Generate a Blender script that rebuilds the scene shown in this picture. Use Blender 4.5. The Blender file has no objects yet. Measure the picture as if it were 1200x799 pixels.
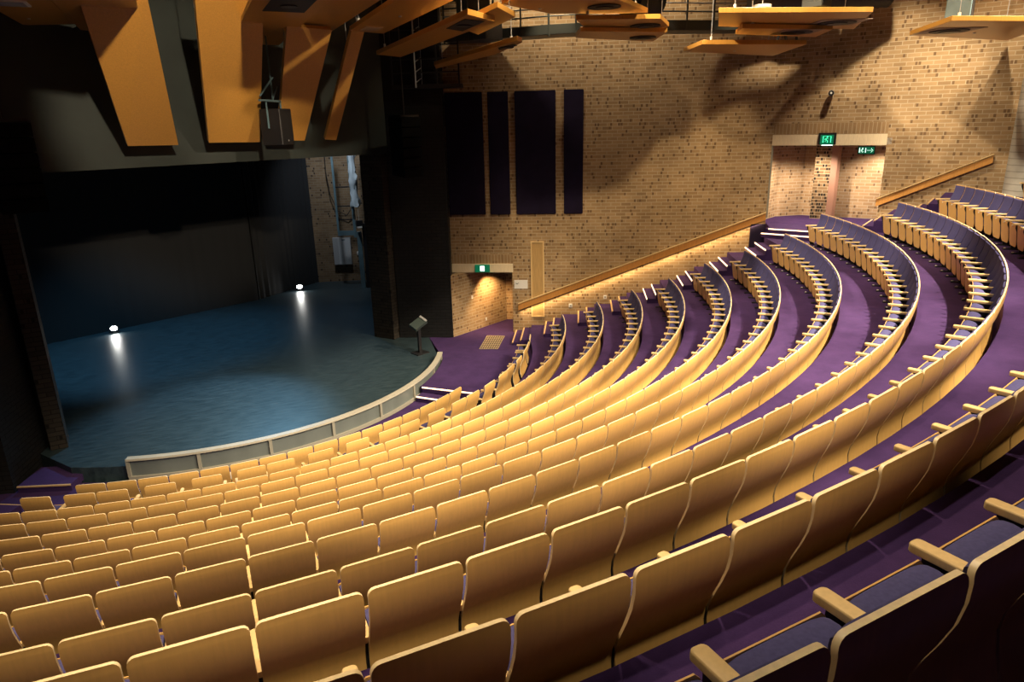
import bpy, bmesh, math, random
from mathutils import Vector, Matrix
random.seed(7)
sc = bpy.context.scene
COL = sc.collection
PI = math.pi
sin, cos = math.sin, math.cos

# ---------------------------------------------------------------- materials
def new_mat(name):
    m = bpy.data.materials.new(name); m.use_nodes = True
    nt = m.node_tree
    return m, nt, nt.nodes['Principled BSDF']

def simple(name, col, rough=.5, metal=0., spec=.5, noise=0., nscale=8., stretch=(1,1,1), emis=None, estr=0., bump=0.):
    m, nt, b = new_mat(name)
    b.inputs['Base Color'].default_value = (*col, 1)
    b.inputs['Roughness'].default_value = rough
    b.inputs['Metallic'].default_value = metal
    b.inputs['Specular IOR Level'].default_value = spec
    if emis:
        b.inputs['Emission Color'].default_value = (*emis, 1)
        b.inputs['Emission Strength'].default_value = estr
    if noise or bump:
        tc = nt.nodes.new('ShaderNodeTexCoord'); mp = nt.nodes.new('ShaderNodeMapping')
        mp.inputs['Scale'].default_value = stretch
        n = nt.nodes.new('ShaderNodeTexNoise'); n.inputs['Scale'].default_value = nscale
        n.inputs['Detail'].default_value = 4
        nt.links.new(tc.outputs['Object'], mp.inputs[0]); nt.links.new(mp.outputs[0], n.inputs['Vector'])
        if noise:
            r = nt.nodes.new('ShaderNodeValToRGB')
            r.color_ramp.elements[0].position = .3; r.color_ramp.elements[1].position = .7
            r.color_ramp.elements[0].color = (*[c*(1-noise) for c in col], 1)
            r.color_ramp.elements[1].color = (*[min(1, c*(1+noise)) for c in col], 1)
            nt.links.new(n.outputs['Fac'], r.inputs[0]); nt.links.new(r.outputs[0], b.inputs['Base Color'])
        if bump:
            bp = nt.nodes.new('ShaderNodeBump'); bp.inputs['Strength'].default_value = bump
            bp.inputs['Distance'].default_value = .01
            nt.links.new(n.outputs['Fac'], bp.inputs['Height']); nt.links.new(bp.outputs[0], b.inputs['Normal'])
    return m

def brick_mat(name, c1, c2, mortar, dark, dark_at=.955, rough=.75, bumpy=.35, bw=.333, bh=.111, ms=.011):
    m, nt, b = new_mat(name)
    uv = nt.nodes.new('ShaderNodeTexCoord')
    def brick(w, off, colA, colB, colM, sh=(0,0,0)):
        mp = nt.nodes.new('ShaderNodeMapping'); mp.inputs['Location'].default_value = sh
        nt.links.new(uv.outputs['UV'], mp.inputs[0])
        t = nt.nodes.new('ShaderNodeTexBrick')
        t.offset = off; t.offset_frequency = 2; t.squash = 1
        t.inputs['Scale'].default_value = 1
        t.inputs['Brick Width'].default_value = w; t.inputs['Row Height'].default_value = bh
        t.inputs['Mortar Size'].default_value = ms; t.inputs['Mortar Smooth'].default_value = .2
        t.inputs['Bias'].default_value = 0
        t.inputs['Color1'].default_value = colA; t.inputs['Color2'].default_value = colB; t.inputs['Mortar'].default_value = colM
        nt.links.new(mp.outputs[0], t.inputs['Vector'])
        return t
    base = brick(bw, .5, (*c1, 1), (*c2, 1), (*mortar, 1))
    hd = brick(bw/4, .5, (0,0,0,1), (1,1,1,1), (0,0,0,1), (3.33, 11.1, 0))
    ramp = nt.nodes.new('ShaderNodeValToRGB'); ramp.color_ramp.interpolation = 'CONSTANT'
    ramp.color_ramp.elements[0].color = (0,0,0,1)
    e = ramp.color_ramp.elements[1]; e.position = dark_at; e.color = (1,1,1,1)
    nt.links.new(hd.outputs['Color'], ramp.inputs[0])
    # a few whole bricks a little darker
    hb = brick(bw, .5, (0,0,0,1), (1,1,1,1), (0,0,0,1), (6.66, 22.2, 0))
    r2 = nt.nodes.new('ShaderNodeValToRGB'); r2.color_ramp.interpolation = 'CONSTANT'
    r2.color_ramp.elements[0].color = (0,0,0,1)
    r2.color_ramp.elements[1].position = .93; r2.color_ramp.elements[1].color = (.35,.35,.35,1)
    nt.links.new(hb.outputs['Color'], r2.inputs[0])
    mx = nt.nodes.new('ShaderNodeMix'); mx.data_type = 'RGBA'
    nt.links.new(ramp.outputs[0], mx.inputs[0]); nt.links.new(base.outputs['Color'], mx.inputs[6]); mx.inputs[7].default_value = (*dark, 1)
    mx2 = nt.nodes.new('ShaderNodeMix'); mx2.data_type = 'RGBA'
    nt.links.new(r2.outputs[0], mx2.inputs[0]); nt.links.new(mx.outputs[2], mx2.inputs[6]); mx2.inputs[7].default_value = (*dark, 1)
    ns = nt.nodes.new('ShaderNodeTexNoise'); ns.inputs['Scale'].default_value = 1.1; ns.inputs['Detail'].default_value = 5
    nt.links.new(uv.outputs['UV'], ns.inputs['Vector'])
    mul = nt.nodes.new('ShaderNodeMix'); mul.data_type = 'RGBA'; mul.blend_type = 'MULTIPLY'; mul.inputs[0].default_value = .55
    nt.links.new(mx2.outputs[2], mul.inputs[6]); nt.links.new(ns.outputs['Fac'], mul.inputs[7])
    nt.links.new(mul.outputs[2], b.inputs['Base Color'])
    b.inputs['Roughness'].default_value = rough; b.inputs['Specular IOR Level'].default_value = .3
    bp = nt.nodes.new('ShaderNodeBump'); bp.inputs['Strength'].default_value = bumpy; bp.inputs['Distance'].default_value = .012; bp.invert = True
    nt.links.new(base.outputs['Fac'], bp.inputs['Height']); nt.links.new(bp.outputs[0], b.inputs['Normal'])
    return m

def wood_mat(name, col, rough=.38, var=.12, coat=.0):
    m, nt, b = new_mat(name)
    tc = nt.nodes.new('ShaderNodeTexCoord'); mp = nt.nodes.new('ShaderNodeMapping'); mp.inputs['Scale'].default_value = (30, 30, 2.5)
    n = nt.nodes.new('ShaderNodeTexNoise'); n.inputs['Scale'].default_value = 1.4; n.inputs['Detail'].default_value = 5
    info = nt.nodes.new('ShaderNodeObjectInfo')
    add = nt.nodes.new('ShaderNodeVectorMath'); add.operation = 'ADD'
    sc_ = nt.nodes.new('ShaderNodeMath'); sc_.operation = 'MULTIPLY'; sc_.inputs[1].default_value = 37
    nt.links.new(info.outputs['Random'], sc_.inputs[0])
    nt.links.new(tc.outputs['Object'], mp.inputs[0]); nt.links.new(mp.outputs[0], add.inputs[0]); nt.links.new(sc_.outputs[0], add.inputs[1])
    nt.links.new(add.outputs[0], n.inputs['Vector'])
    r = nt.nodes.new('ShaderNodeValToRGB'); r.color_ramp.elements[0].position = .3; r.color_ramp.elements[1].position = .72
    r.color_ramp.elements[0].color = (*[c*(1-var) for c in col], 1); r.color_ramp.elements[1].color = (*[min(1,c*(1+var)) for c in col], 1)
    nt.links.new(n.outputs['Fac'], r.inputs[0])
    hsv = nt.nodes.new('ShaderNodeHueSaturation')
    mr = nt.nodes.new('ShaderNodeMapRange'); mr.inputs[3].default_value = .92; mr.inputs[4].default_value = 1.06
    nt.links.new(info.outputs['Random'], mr.inputs[0]); nt.links.new(mr.outputs[0], hsv.inputs['Value'])
    nt.links.new(r.outputs[0], hsv.inputs['Color']); nt.links.new(hsv.outputs[0], b.inputs['Base Color'])
    b.inputs['Roughness'].default_value = rough; b.inputs['Coat Weight'].default_value = coat; b.inputs['Coat Roughness'].default_value = .25
    return m

PLY = wood_mat('blond_plywood', (.65, .395, .125), .36, .05)
PLYEDGE = wood_mat('plywood_edge', (.84, .68, .42), .4, .10)
ARMW = wood_mat('armrest_timber', (.72, .52, .25), .38, .08)
HONEY = wood_mat('honey_timber', (.60, .29, .075), .38, .12)
CLOUDM = wood_mat('reflector_timber', (.56, .275, .052), .34, .10)
FABRIC = simple('violet_wool', (.064, .061, .165), .85, noise=.12, nscale=60, spec=.2, bump=.15)
FABDARK = simple('dark_violet_cloth', (.012, .008, .026), .9, noise=.15, nscale=3, spec=.15)
BLACKM = simple('black_metal', (.012, .012, .014), .45)
BLACKP = simple('black_paint', (.008, .008, .009), .6)
CHROME = simple('polished_metal', (.75, .73, .7), .35, .35)
GREYM = simple('grey_metal', (.35, .36, .37), .5)
BLUEGREY = simple('blue_grey_steel', (.10, .17, .20), .45, noise=.2, nscale=3)
WHITEP = simple('white_plastic', (.8, .8, .77), .4)
CREAM = simple('cream_lacquer', (.43, .41, .34), .35, noise=.05, nscale=3)
CREAMDIM = simple('cream_frame', (.27, .26, .215), .4)
GLAZE = simple('grey_barrier_panel', (.125, .145, .14), .35, noise=.12, nscale=2, stretch=(1,1,.3))
PLASTER = simple('pale_timber_lintel', (.84, .71, .49), .5, noise=.07, nscale=6, stretch=(6,6,1))
LED = simple('warm_step_light', (.9,.7,.5), .4, emis=(1., .66, .42), estr=2.6)
NOSE = wood_mat('nosing_timber', (.70, .45, .22), .35, .08)
CONC = None
BRICK = brick_mat('buff_brick', (.57,.385,.20), (.43,.28,.135), (.66,.53,.35), (.24,.145,.07), .90)
BRICKL = brick_mat('buff_brick_recess', (.60,.41,.23), (.48,.31,.16), (.66,.54,.38), (.24,.15,.08), .90)
BRICKX = brick_mat('dark_brown_brick', (.17,.10,.045), (.30,.19,.09), (.50,.40,.26), (.02,.014,.008), .6)
BLACKBRICK = brick_mat('black_painted_brick', (.021,.022,.024), (.017,.018,.020), (.007,.007,.008), (.016,.016,.018), .95, .6, .9)
BROWNBRICK = brick_mat('dim_brown_brick', (.060,.050,.040), (.040,.034,.027), (.018,.016,.014), (.01,.008,.006), .95, .7)
SOLDIER = brick_mat('soldier_course_brick', (.50,.33,.17), (.40,.25,.12), (.62,.48,.30), (.20,.12,.06), .99, bw=.111, bh=.333)

def carpet_mat():
    m, nt, b = new_mat('purple_carpet')
    tc = nt.nodes.new('ShaderNodeTexCoord')
    n1 = nt.nodes.new('ShaderNodeTexNoise'); n1.inputs['Scale'].default_value = 2.2; n1.inputs['Detail'].default_value = 9; n1.inputs['Roughness'].default_value = .7
    n2 = nt.nodes.new('ShaderNodeTexNoise'); n2.inputs['Scale'].default_value = 160; n2.inputs['Detail'].default_value = 2
    nt.links.new(tc.outputs['Object'], n1.inputs['Vector']); nt.links.new(tc.outputs['Object'], n2.inputs['Vector'])
    r = nt.nodes.new('ShaderNodeValToRGB'); r.color_ramp.elements[0].position = .3; r.color_ramp.elements[1].position = .75
    r.color_ramp.elements[0].color = (.028,.0145,.066,1); r.color_ramp.elements[1].color = (.060,.030,.120,1)
    nt.links.new(n1.outputs['Fac'], r.inputs[0])
    mx = nt.nodes.new('ShaderNodeMix'); mx.data_type='RGBA'; mx.blend_type='MULTIPLY'; mx.inputs[0].default_value=.35
    nt.links.new(r.outputs[0], mx.inputs[6]); nt.links.new(n2.outputs['Fac'], mx.inputs[7])
    nt.links.new(mx.outputs[2], b.inputs['Base Color'])
    b.inputs['Roughness'].default_value = .95; b.inputs['Specular IOR Level'].default_value = .1
    b.inputs['Sheen Weight'].default_value = .12; b.inputs['Sheen Tint'].default_value = (.6,.35,.8,1)
    bp = nt.nodes.new('ShaderNodeBump'); bp.inputs['Strength'].default_value=.3; bp.inputs['Distance'].default_value=.004
    nt.links.new(n2.outputs['Fac'], bp.inputs['Height']); nt.links.new(bp.outputs[0], b.inputs['Normal'])
    return m
CARPET = carpet_mat()

def stage_mat():
    m, nt, b = new_mat('black_stage_boards')
    tc = nt.nodes.new('ShaderNodeTexCoord'); mp = nt.nodes.new('ShaderNodeMapping')
    mp.inputs['Rotation'].default_value = (0,0,math.radians(-20)); mp.inputs['Scale'].default_value = (.7, 4, 1)
    n = nt.nodes.new('ShaderNodeTexNoise'); n.inputs['Scale'].default_value = 3; n.inputs['Detail'].default_value = 10; n.inputs['Roughness'].default_value=.75
    nt.links.new(tc.outputs['Object'], mp.inputs[0]); nt.links.new(mp.outputs[0], n.inputs['Vector'])
    r = nt.nodes.new('ShaderNodeValToRGB'); r.color_ramp.elements[0].position=.35; r.color_ramp.elements[1].position=.72
    r.color_ramp.elements[0].color=(.012,.024,.031,1); r.color_ramp.elements[1].color=(.050,.080,.094,1)
    nt.links.new(n.outputs['Fac'], r.inputs[0]); nt.links.new(r.outputs[0], b.inputs['Base Color'])
    rr = nt.nodes.new('ShaderNodeMapRange'); rr.inputs[3].default_value=.28; rr.inputs[4].default_value=.5
    nt.links.new(n.outputs['Fac'], rr.inputs[0]); nt.links.new(rr.outputs[0], b.inputs['Roughness'])
    return m
STAGE = stage_mat()

def concrete_mat():
    m, nt, b = new_mat('board_marked_concrete')
    tc = nt.nodes.new('ShaderNodeTexCoord')
    w = nt.nodes.new('ShaderNodeTexWave'); w.wave_type='BANDS'; w.bands_direction='Z'; w.inputs['Scale'].default_value=1.9; w.inputs['Distortion'].default_value=.4
    r = nt.nodes.new('ShaderNodeValToRGB'); r.color_ramp.elements[0].position=.02; r.color_ramp.elements[0].color=(.36,.34,.29,1)
    r.color_ramp.elements[1].position=.10; r.color_ramp.elements[1].color=(.56,.53,.46,1)
    n = nt.nodes.new('ShaderNodeTexNoise'); n.inputs['Scale'].default_value=5; n.inputs['Detail'].default_value=7
    mx = nt.nodes.new('ShaderNodeMix'); mx.data_type='RGBA'; mx.blend_type='MULTIPLY'; mx.inputs[0].default_value=.4
    nt.links.new(tc.outputs['Object'], w.inputs['Vector']); nt.links.new(tc.outputs['Object'], n.inputs['Vector'])
    nt.links.new(w.outputs['Fac'], r.inputs[0]); nt.links.new(r.outputs[0], mx.inputs[6]); nt.links.new(n.outputs['Fac'], mx.inputs[7])
    nt.links.new(mx.outputs[2], b.inputs['Base Color']); b.inputs['Roughness'].default_value=.7
    return m
CONC = concrete_mat()

# ---------------------------------------------------------------- mesh helpers
def fin(name, bm, mat, parent=None, loc=None, rotz=0, smooth=False):
    bmesh.ops.recalc_face_normals(bm, faces=bm.faces[:])
    me = bpy.data.meshes.new(name); bm.to_mesh(me); bm.free()
    for mm in (mat if isinstance(mat, (list, tuple)) else [mat]): me.materials.append(mm)
    if smooth:
        for p in me.polygons: p.use_smooth = True
        try: me.set_sharp_from_angle(angle=math.radians(38))
        except Exception: pass
    o = bpy.data.objects.new(name, me); COL.objects.link(o)
    if parent: o.parent = parent
    if loc: o.location = loc
    o.rotation_euler.z = rotz
    return o
def tag(o, label=None, cat=None, group=None, kind=None):
    if label: o['label'] = label
    if cat: o['category'] = cat
    if group: o['group'] = group
    if kind: o['kind'] = kind
    return o
def empty(name, loc=(0,0,0), rotz=0):
    o = bpy.data.objects.new(name, None); COL.objects.link(o); o.location = loc; o.rotation_euler.z = rotz
    o.empty_display_size = .1
    return o
def prism(bm, poly, z0, z1, mi=0):
    lo = [bm.verts.new((x, y, z0)) for x, y in poly]; hi = [bm.verts.new((x, y, z1)) for x, y in poly]
    n = len(poly); fs = [bm.faces.new(hi), bm.faces.new(lo[::-1])]
    for i in range(n): fs.append(bm.faces.new((lo[i], lo[(i+1)%n], hi[(i+1)%n], hi[i])))
    for f in fs: f.material_index = mi
    return fs
def box(bm, x0, x1, y0, y1, z0, z1, M=None, mi=0):
    vs = [bm.verts.new((x, y, z)) for z in (z0, z1) for x, y in ((x0,y0),(x1,y0),(x1,y1),(x0,y1))]
    if M is not None:
        for v in vs: v.co = M @ v.co
    for idx in ((3,2,1,0),(4,5,6,7),(0,1,5,4),(1,2,6,5),(2,3,7,6),(3,0,4,7)):
        bm.faces.new([vs[i] for i in idx]).material_index = mi
    return vs
def bar(bm, a, b, w=.03, h=None, mi=0):
    a = Vector(a); b = Vector(b); d = b-a; L = d.length
    if L < 1e-5: return
    h = h or w
    z = d.normalized(); up = Vector((0,0,1)) if abs(z.z) < .95 else Vector((1,0,0))
    x = up.cross(z).normalized(); y = z.cross(x)
    M = Matrix.Translation(a) @ Matrix((x, y, z)).transposed().to_4x4()
    box(bm, -w/2, w/2, -h/2, h/2, 0, L, M, mi)
def tube(bm, pts, r, seg=8, cap=True):
    rings = []
    for i, p in enumerate(pts):
        p = Vector(p)
        d = (Vector(pts[min(i+1, len(pts)-1)]) - Vector(pts[max(i-1, 0)])).normalized()
        up = Vector((0,0,1)) if abs(d.z) < .95 else Vector((1,0,0))
        x = up.cross(d).normalized(); y = d.cross(x)
        rings.append([bm.verts.new(p + x*r*cos(2*PI*k/seg) + y*r*sin(2*PI*k/seg)) for k in range(seg)])
    for a, b in zip(rings, rings[1:]):
        for k in range(seg): bm.faces.new((a[k], a[(k+1)%seg], b[(k+1)%seg], b[k]))
    if cap: bm.faces.new(rings[0][::-1]); bm.faces.new(rings[-1])
def pol(R, a): return (R*sin(a), -R*cos(a))          # a = 0 looks down the camera side, grows to the brick wall
def arc(R, a0, a1, n=40): return [pol(R, a0+(a1-a0)*i/n) for i in range(n+1)]
def wall_box(name, P, Q, z0, z1, th, mat, side=1, holes=(), u0=0., parent=None):
    """vertical wall from P to Q (xy); thickness to the left (side=1) or right (-1) of PQ; holes = (t0,t1,z0,z1). UV in metres."""
    P = Vector((*P, 0)); Q = Vector((*Q, 0)); d = Q-P; L = d.length; d.normalize(); n = Vector((-d.y, d.x, 0))*side
    bm = bmesh.new(); uvl = bm.loops.layers.uv.new('UVMap')
    ts = sorted({0., L, *[h[0] for h in holes], *[h[1] for h in holes]}); zs = sorted({z0, z1, *[h[2] for h in holes], *[h[3] for h in holes]})
    ts = [t for t in ts if 0 <= t <= L]; zs = [z for z in zs if z0 <= z <= z1]
    def solid(i, j):
        if i < 0 or j < 0 or i >= len(ts)-1 or j >= len(zs)-1: return False
        tc, zc = (ts[i]+ts[i+1])/2, (zs[j]+zs[j+1])/2
        return not any(h[0] < tc < h[1] and h[2] < zc < h[3] for h in holes)
    def face(pts, uvs):
        f = bm.faces.new([bm.verts.new(p) for p in pts])
        for l, uv in zip(f.loops, uvs): l[uvl].uv = uv
    def p3(t, s, z): return P + d*t + n*s + Vector((0,0,z))
    for i in range(len(ts)-1):
        for j in range(len(zs)-1):
            if not solid(i, j): continue
            a, b, c, e = ts[i], ts[i+1], zs[j], zs[j+1]
            face([p3(a,0,c), p3(b,0,c), p3(b,0,e), p3(a,0,e)], [(a+u0,c),(b+u0,c),(b+u0,e),(a+u0,e)])
            face([p3(a,th,c), p3(b,th,c), p3(b,th,e), p3(a,th,e)], [(a,c),(b,c),(b,e),(a,e)])
            if not solid(i-1, j): face([p3(a,0,c), p3(a,th,c), p3(a,th,e), p3(a,0,e)], [(0,c),(th,c),(th,e),(0,e)])
            if not solid(i+1, j): face([p3(b,0,c), p3(b,th,c), p3(b,th,e), p3(b,0,e)], [(0,c),(th,c),(th,e),(0,e)])
            if not solid(i, j-1): face([p3(a,0,c), p3(b,0,c), p3(b,th,c), p3(a,th,c)], [(a,0),(b,0),(b,th),(a,th)])
            if not solid(i, j+1): face([p3(a,0,e), p3(b,0,e), p3(b,th,e), p3(a,th,e)], [(a,0),(b,0),(b,th),(a,th)])
    bmesh.ops.remove_doubles(bm, verts=bm.verts[:], dist=1e-5)
    me = bpy.data.meshes.new(name); bmesh.ops.recalc_face_normals(bm, faces=bm.faces[:]); bm.to_mesh(me); bm.free(); me.materials.append(mat)
    o = bpy.data.objects.new(name, me); COL.objects.link(o)
    if parent: o.parent = parent
    else: o['kind'] = 'structure'
    return o
def on_wall(P, d, n, t, s, z):                       # local frame of a wall
    return Vector((P[0]+d[0]*t+n[0]*s, P[1]+d[1]*t+n[1]*s, z))
def wallM(P, d, n):                                  # x along wall, y out of wall (into room), z up
    return Matrix(((d[0], n[0], 0, P[0]), (d[1], n[1], 0, P[1]), (0, 0, 1, 0), (0,0,0,1)))

# ---------------------------------------------------------------- key plan points (metres; rows are arcs about the origin)
AX = (sin(math.radians(24)), -cos(math.radians(24)))       # hall axis, stage -> audience
EX = (cos(math.radians(24)), sin(math.radians(24)))        # along the proscenium
def mirror(p):
    k = 2*(p[0]*AX[0]+p[1]*AX[1]); return (k*AX[0]-p[0], k*AX[1]-p[1])
A = (9.73, -1.33); d1 = (cos(math.radians(-30)), sin(math.radians(-30))); n1 = (-.5, -.8660)
K = (A[0]+d1[0]*8.45, A[1]+d1[1]*8.45); d2 = (.5, -.8660); n2 = (-.8660, -.5)
M1 = wallM(A, d1, n1); M2 = wallM(K, d2, n2)
Lc = (7.63, -.84); Lb = (10.25, .40)
J = (5.68, -.11); Jb = (5.93, .03)
# row: radius of seat back, top height, phase, seat width, number of seats counted from phase to the brick wall, first seat index
ROWS = {
 0:(9.022,.628,-.2664,.5666,15,-1), 2:(11.047,1.231,-.3075,.5558,30,-2), 3:(12.161,1.634,-.2474,.5508,32,-2),
 4:(13.258,2.012,-.1916,.5566,33,-2), 5:(14.359,2.417,-.1877,.557,35,-1), 6:(15.472,2.866,-.1466,.5512,37,-2),
 7:(16.526,3.324,-.1049,.5718,36,-2), 8:(17.676,3.807,-.0944,.5443,40,-2), 9:(18.916,4.322,-.0581,.537,43,-2),
 10:(20.005,4.901,-.0289,.5347,40,-2), 11:(21.068,5.399,.0139,.5368,39,-2), 12:(22.093,5.940,.0544,.548,35,-2)}
BACK = .95
def rowR(r): return 10.0 if r == 1 else ROWS[r][0]
def floor_h(r): return {0:-.32, 1:0.}.get(r, ROWS[r][1]-BACK if r > 1 else 0)
H = {r: (0. if r == 1 else (-.32 if r == 0 else ROWS[r][1]-BACK)) for r in range(0, 13)}

# ---------------------------------------------------------------- seats
PROF = [(.006,.945),(.001,.90),(.003,.84),(.018,.76),(.050,.67),(.088,.58),(.116,.50),(.124,.43),(.112,.34),(.090,.25),(.072,.17)]
def prof_y(z):
    for (y0,z0),(y1,z1) in zip(PROF, PROF[1:]):
        if z1 <= z <= z0: return y0+(y1-y0)*(z0-z)/(z0-z1)
    return PROF[-1][0]
def m_backrest():
    bm = bmesh.new(); th = .020; hw = .263; rc = .038; nx = 6
    zs = [.95,.9475,.94,.929,.915] + [z for _, z in PROF[1:]]
    def w(z): 
        dz = z-(.95-rc)
        return hw-(rc-math.sqrt(max(0, rc*rc-dz*dz)) if dz > 0 else 0)
    R = []
    for side in (0, th):
        R.append([[bm.verts.new((-w(z)+2*w(z)*i/nx, prof_y(min(z,.945))+side, z)) for i in range(nx+1)] for z in zs])
    n = len(zs)
    for s in (0,1):
        for j in range(n-1):
            for i in range(nx): bm.faces.new((R[s][j][i], R[s][j][i+1], R[s][j+1][i+1], R[s][j+1][i]))
    for i in range(nx):
        f = bm.faces.new((R[0][0][i], R[0][0][i+1], R[1][0][i+1], R[1][0][i])); f.material_index = 1
        bm.faces.new((R[0][-1][i], R[0][-1][i+1], R[1][-1][i+1], R[1][-1][i]))
    for j in range(n-1):
        for i in (0, nx):
            f = bm.faces.new((R[0][j][i], R[0][j+1][i], R[1][j+1][i], R[1][j][i])); f.material_index = 1
    return bm
def m_back_pad():
    bm = bmesh.new(); nx = 6; hw = .241
    zs = [.925,.918,.90,.86,.80,.72,.64,.56,.48,.42,.38]
    F = []; B = []
    for k, z in enumerate(zs):
        t = .040 if 1 < k < len(zs)-1 else (.018 if k == 0 else .032)
        if k == len(zs)-1: t = .02
        F.append([bm.verts.new((-hw+2*hw*i/nx, prof_y(z)+.021+t*(1 if 0 < i < nx else .55), z)) for i in range(nx+1)])
        B.append([bm.verts.new((-hw+2*hw*i/nx, prof_y(z)+.020, z)) for i in range(nx+1)])
    n = len(zs)
    for j in range(n-1):
        for i in range(nx):
            bm.faces.new((F[j][i], F[j][i+1], F[j+1][i+1], F[j+1][i])); bm.faces.new((B[j][i], B[j][i+1], B[j+1][i+1], B[j+1][i]))
        for i in (0, nx): bm.faces.new((F[j][i], F[j+1][i], B[j+1][i], B[j][i]))
    for j in (0, n-1):
        for i in range(nx): bm.faces.new((F[j][i], F[j][i+1], B[j][i+1], B[j][i]))
    return bm
def seat_outline(hw, z0, z1, r, n=6, rt=.02):
    pts = [(-hw+rt, z1), (hw-rt, z1), (hw, z1-rt)]
    for i in range(n+1):
        a = -PI/2*i/n; pts.append((hw-r+r*cos(a), z0+r+r*sin(a)))
    for i in range(n+1):
        a = -PI/2-PI/2*i/n; pts.append((-hw+r+r*cos(a), z0+r+r*sin(a)))
    pts.append((-hw, z1-rt))
    return pts
def tilt(z): return .315+.065*(z-.12)/.45              # y of the tipped seat
def slab(outline, off0, off1):
    bm = bmesh.new()
    a = [bm.verts.new((x, tilt(z)+off0, z)) for x, z in outline]; b = [bm.verts.new((x, tilt(z)+off1, z)) for x, z in outline]
    bm.faces.new(a); bm.faces.new(b[::-1]); n = len(a)
    for i in range(n):
        f = bm.faces.new((a[i], a[(i+1)%n], b[(i+1)%n], b[i])); f.material_index = 0
    return bm
def m_seat_panel(): return slab(seat_outline(.232, .115, .572, .11), 0, .007)
def m_seat_cushion():
    # thick tipped cushion: crowned across its top, rolling down towards the back
    bm = bmesh.new(); prof = [(-.002,.14),(-.002,.34),(-.002,.570),(-.025,.579),(-.060,.581),(-.095,.574),(-.125,.558),(-.150,.529),(-.160,.489),(-.160,.34),(-.150,.16)]
    xs = [-.228,-.222,-.205,-.16,-.08,0,.08,.16,.205,.222,.228]; G_ = []
    for x in xs:
        k = abs(x)/.228; drop = .020*k**5+(.035 if k > .99 else 0); nar = .12*(1 if k > .99 else 0)
        G_.append([bm.verts.new((x, tilt(z)+o*(1-nar) - (.0 if o > -.01 else .0), z-(drop if z > .48 else 0)+(.10*k**3 if z < .2 else 0))) for o, z in prof])
    n = len(prof)
    for a, b in zip(G_, G_[1:]):
        for j in range(n): bm.faces.new((a[j], a[(j+1)%n], b[(j+1)%n], b[j]))
    bm.faces.new(G_[0]); bm.faces.new(G_[-1][::-1])
    return bm
def m_armrest(x):
    bm = bmesh.new(); rings = []
    for z, ins in ((.562,.004),(.566,0),(.590,0),(.595,.0015),(.598,.005)):
        w = .066-2*ins; y1 = .425
        c = .022-ins*.6; pts = [(x-w/2, .105), (x+w/2, .105)] + [(x+w/2-c+c*cos(a), y1+.026-ins-c+c*sin(a)) for a in (0, PI*.12, PI*.25, PI*.38, PI*.5)] + [(x-w/2+c-c*cos(a), y1+.026-ins-c+c*sin(a)) for a in (PI*.5, PI*.38, PI*.25, PI*.12, 0)]
        rings.append([bm.verts.new((px, py, z)) for px, py in pts])
    n = len(rings[0])
    for a, b in zip(rings, rings[1:]):
        for k in range(n): bm.faces.new((a[k], a[(k+1)%n], b[(k+1)%n], b[k]))
    bm.faces.new(rings[0][::-1]); bm.faces.new(rings[-1])
    return bm
def m_standard(x):
    bm = bmesh.new()
    pts = [(.13,.10),(.13,.562),(.40,.562),(.40,.50),(.30,.28),(.27,.02),(.15,.02),(.15,.10)]
    vs = [[bm.verts.new((x+s, y, z)) for y, z in pts] for s in (-.014, .014)]
    n = len(pts); bm.faces.new(vs[0]); bm.faces.new(vs[1][::-1])
    for i in range(n): bm.faces.new((vs[0][i], vs[0][(i+1)%n], vs[1][(i+1)%n], vs[1][i]))
    box(bm, x-.04, x+.04, .10, .40, 0, .022)
    return bm
def m_foot(x):
    bm = bmesh.new(); tube(bm, [(x, .37, .022), (x, .37, .038)], .02, 8); return bm
def m_knob():
    bm = bmesh.new(); z = .525; y = tilt(z)+.008
    tube(bm, [(0, y, z), (0, y+.012, z)], .019, 10); return bm

def build_seat(name, arms):
    root = empty(name)
    fin('backrest', m_backrest(), [PLY, PLYEDGE], root, smooth=True)
    fin('back_cushion', m_back_pad(), FABRIC, root, smooth=True)
    sp = fin('seat_panel', m_seat_panel(), PLY, root)
    fin('seat_cushion', m_seat_cushion(), FABRIC, root, smooth=True)
    fin('knob', m_knob(), CHROME, sp)
    for x in arms:
        fin('armrest', m_armrest(x), ARMW, root, smooth=True)
        st = fin('standard', m_standard(x), BLACKM, root)
        fin('foot_bolt', m_foot(x), CHROME, st)
    return root
def copy_tree(o, parent=None):
    c = o.copy(); COL.objects.link(c)
    if parent: c.parent = parent
    for ch in list(o.children): copy_tree(ch, c)
    return c
ONES = ['','first','second','third','fourth','fifth','sixth','seventh','eighth','ninth','tenth','eleventh','twelfth','thirteenth','fourteenth','fifteenth','sixteenth','seventeenth','eighteenth','nineteenth']
def ordn(n):
    if n < 20: return ONES[n]
    t = {2:'twent',3:'thirt',4:'fort'}[n//10]
    return t+'ieth' if n%10 == 0 else t+'y-'+ONES[n%10]
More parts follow.
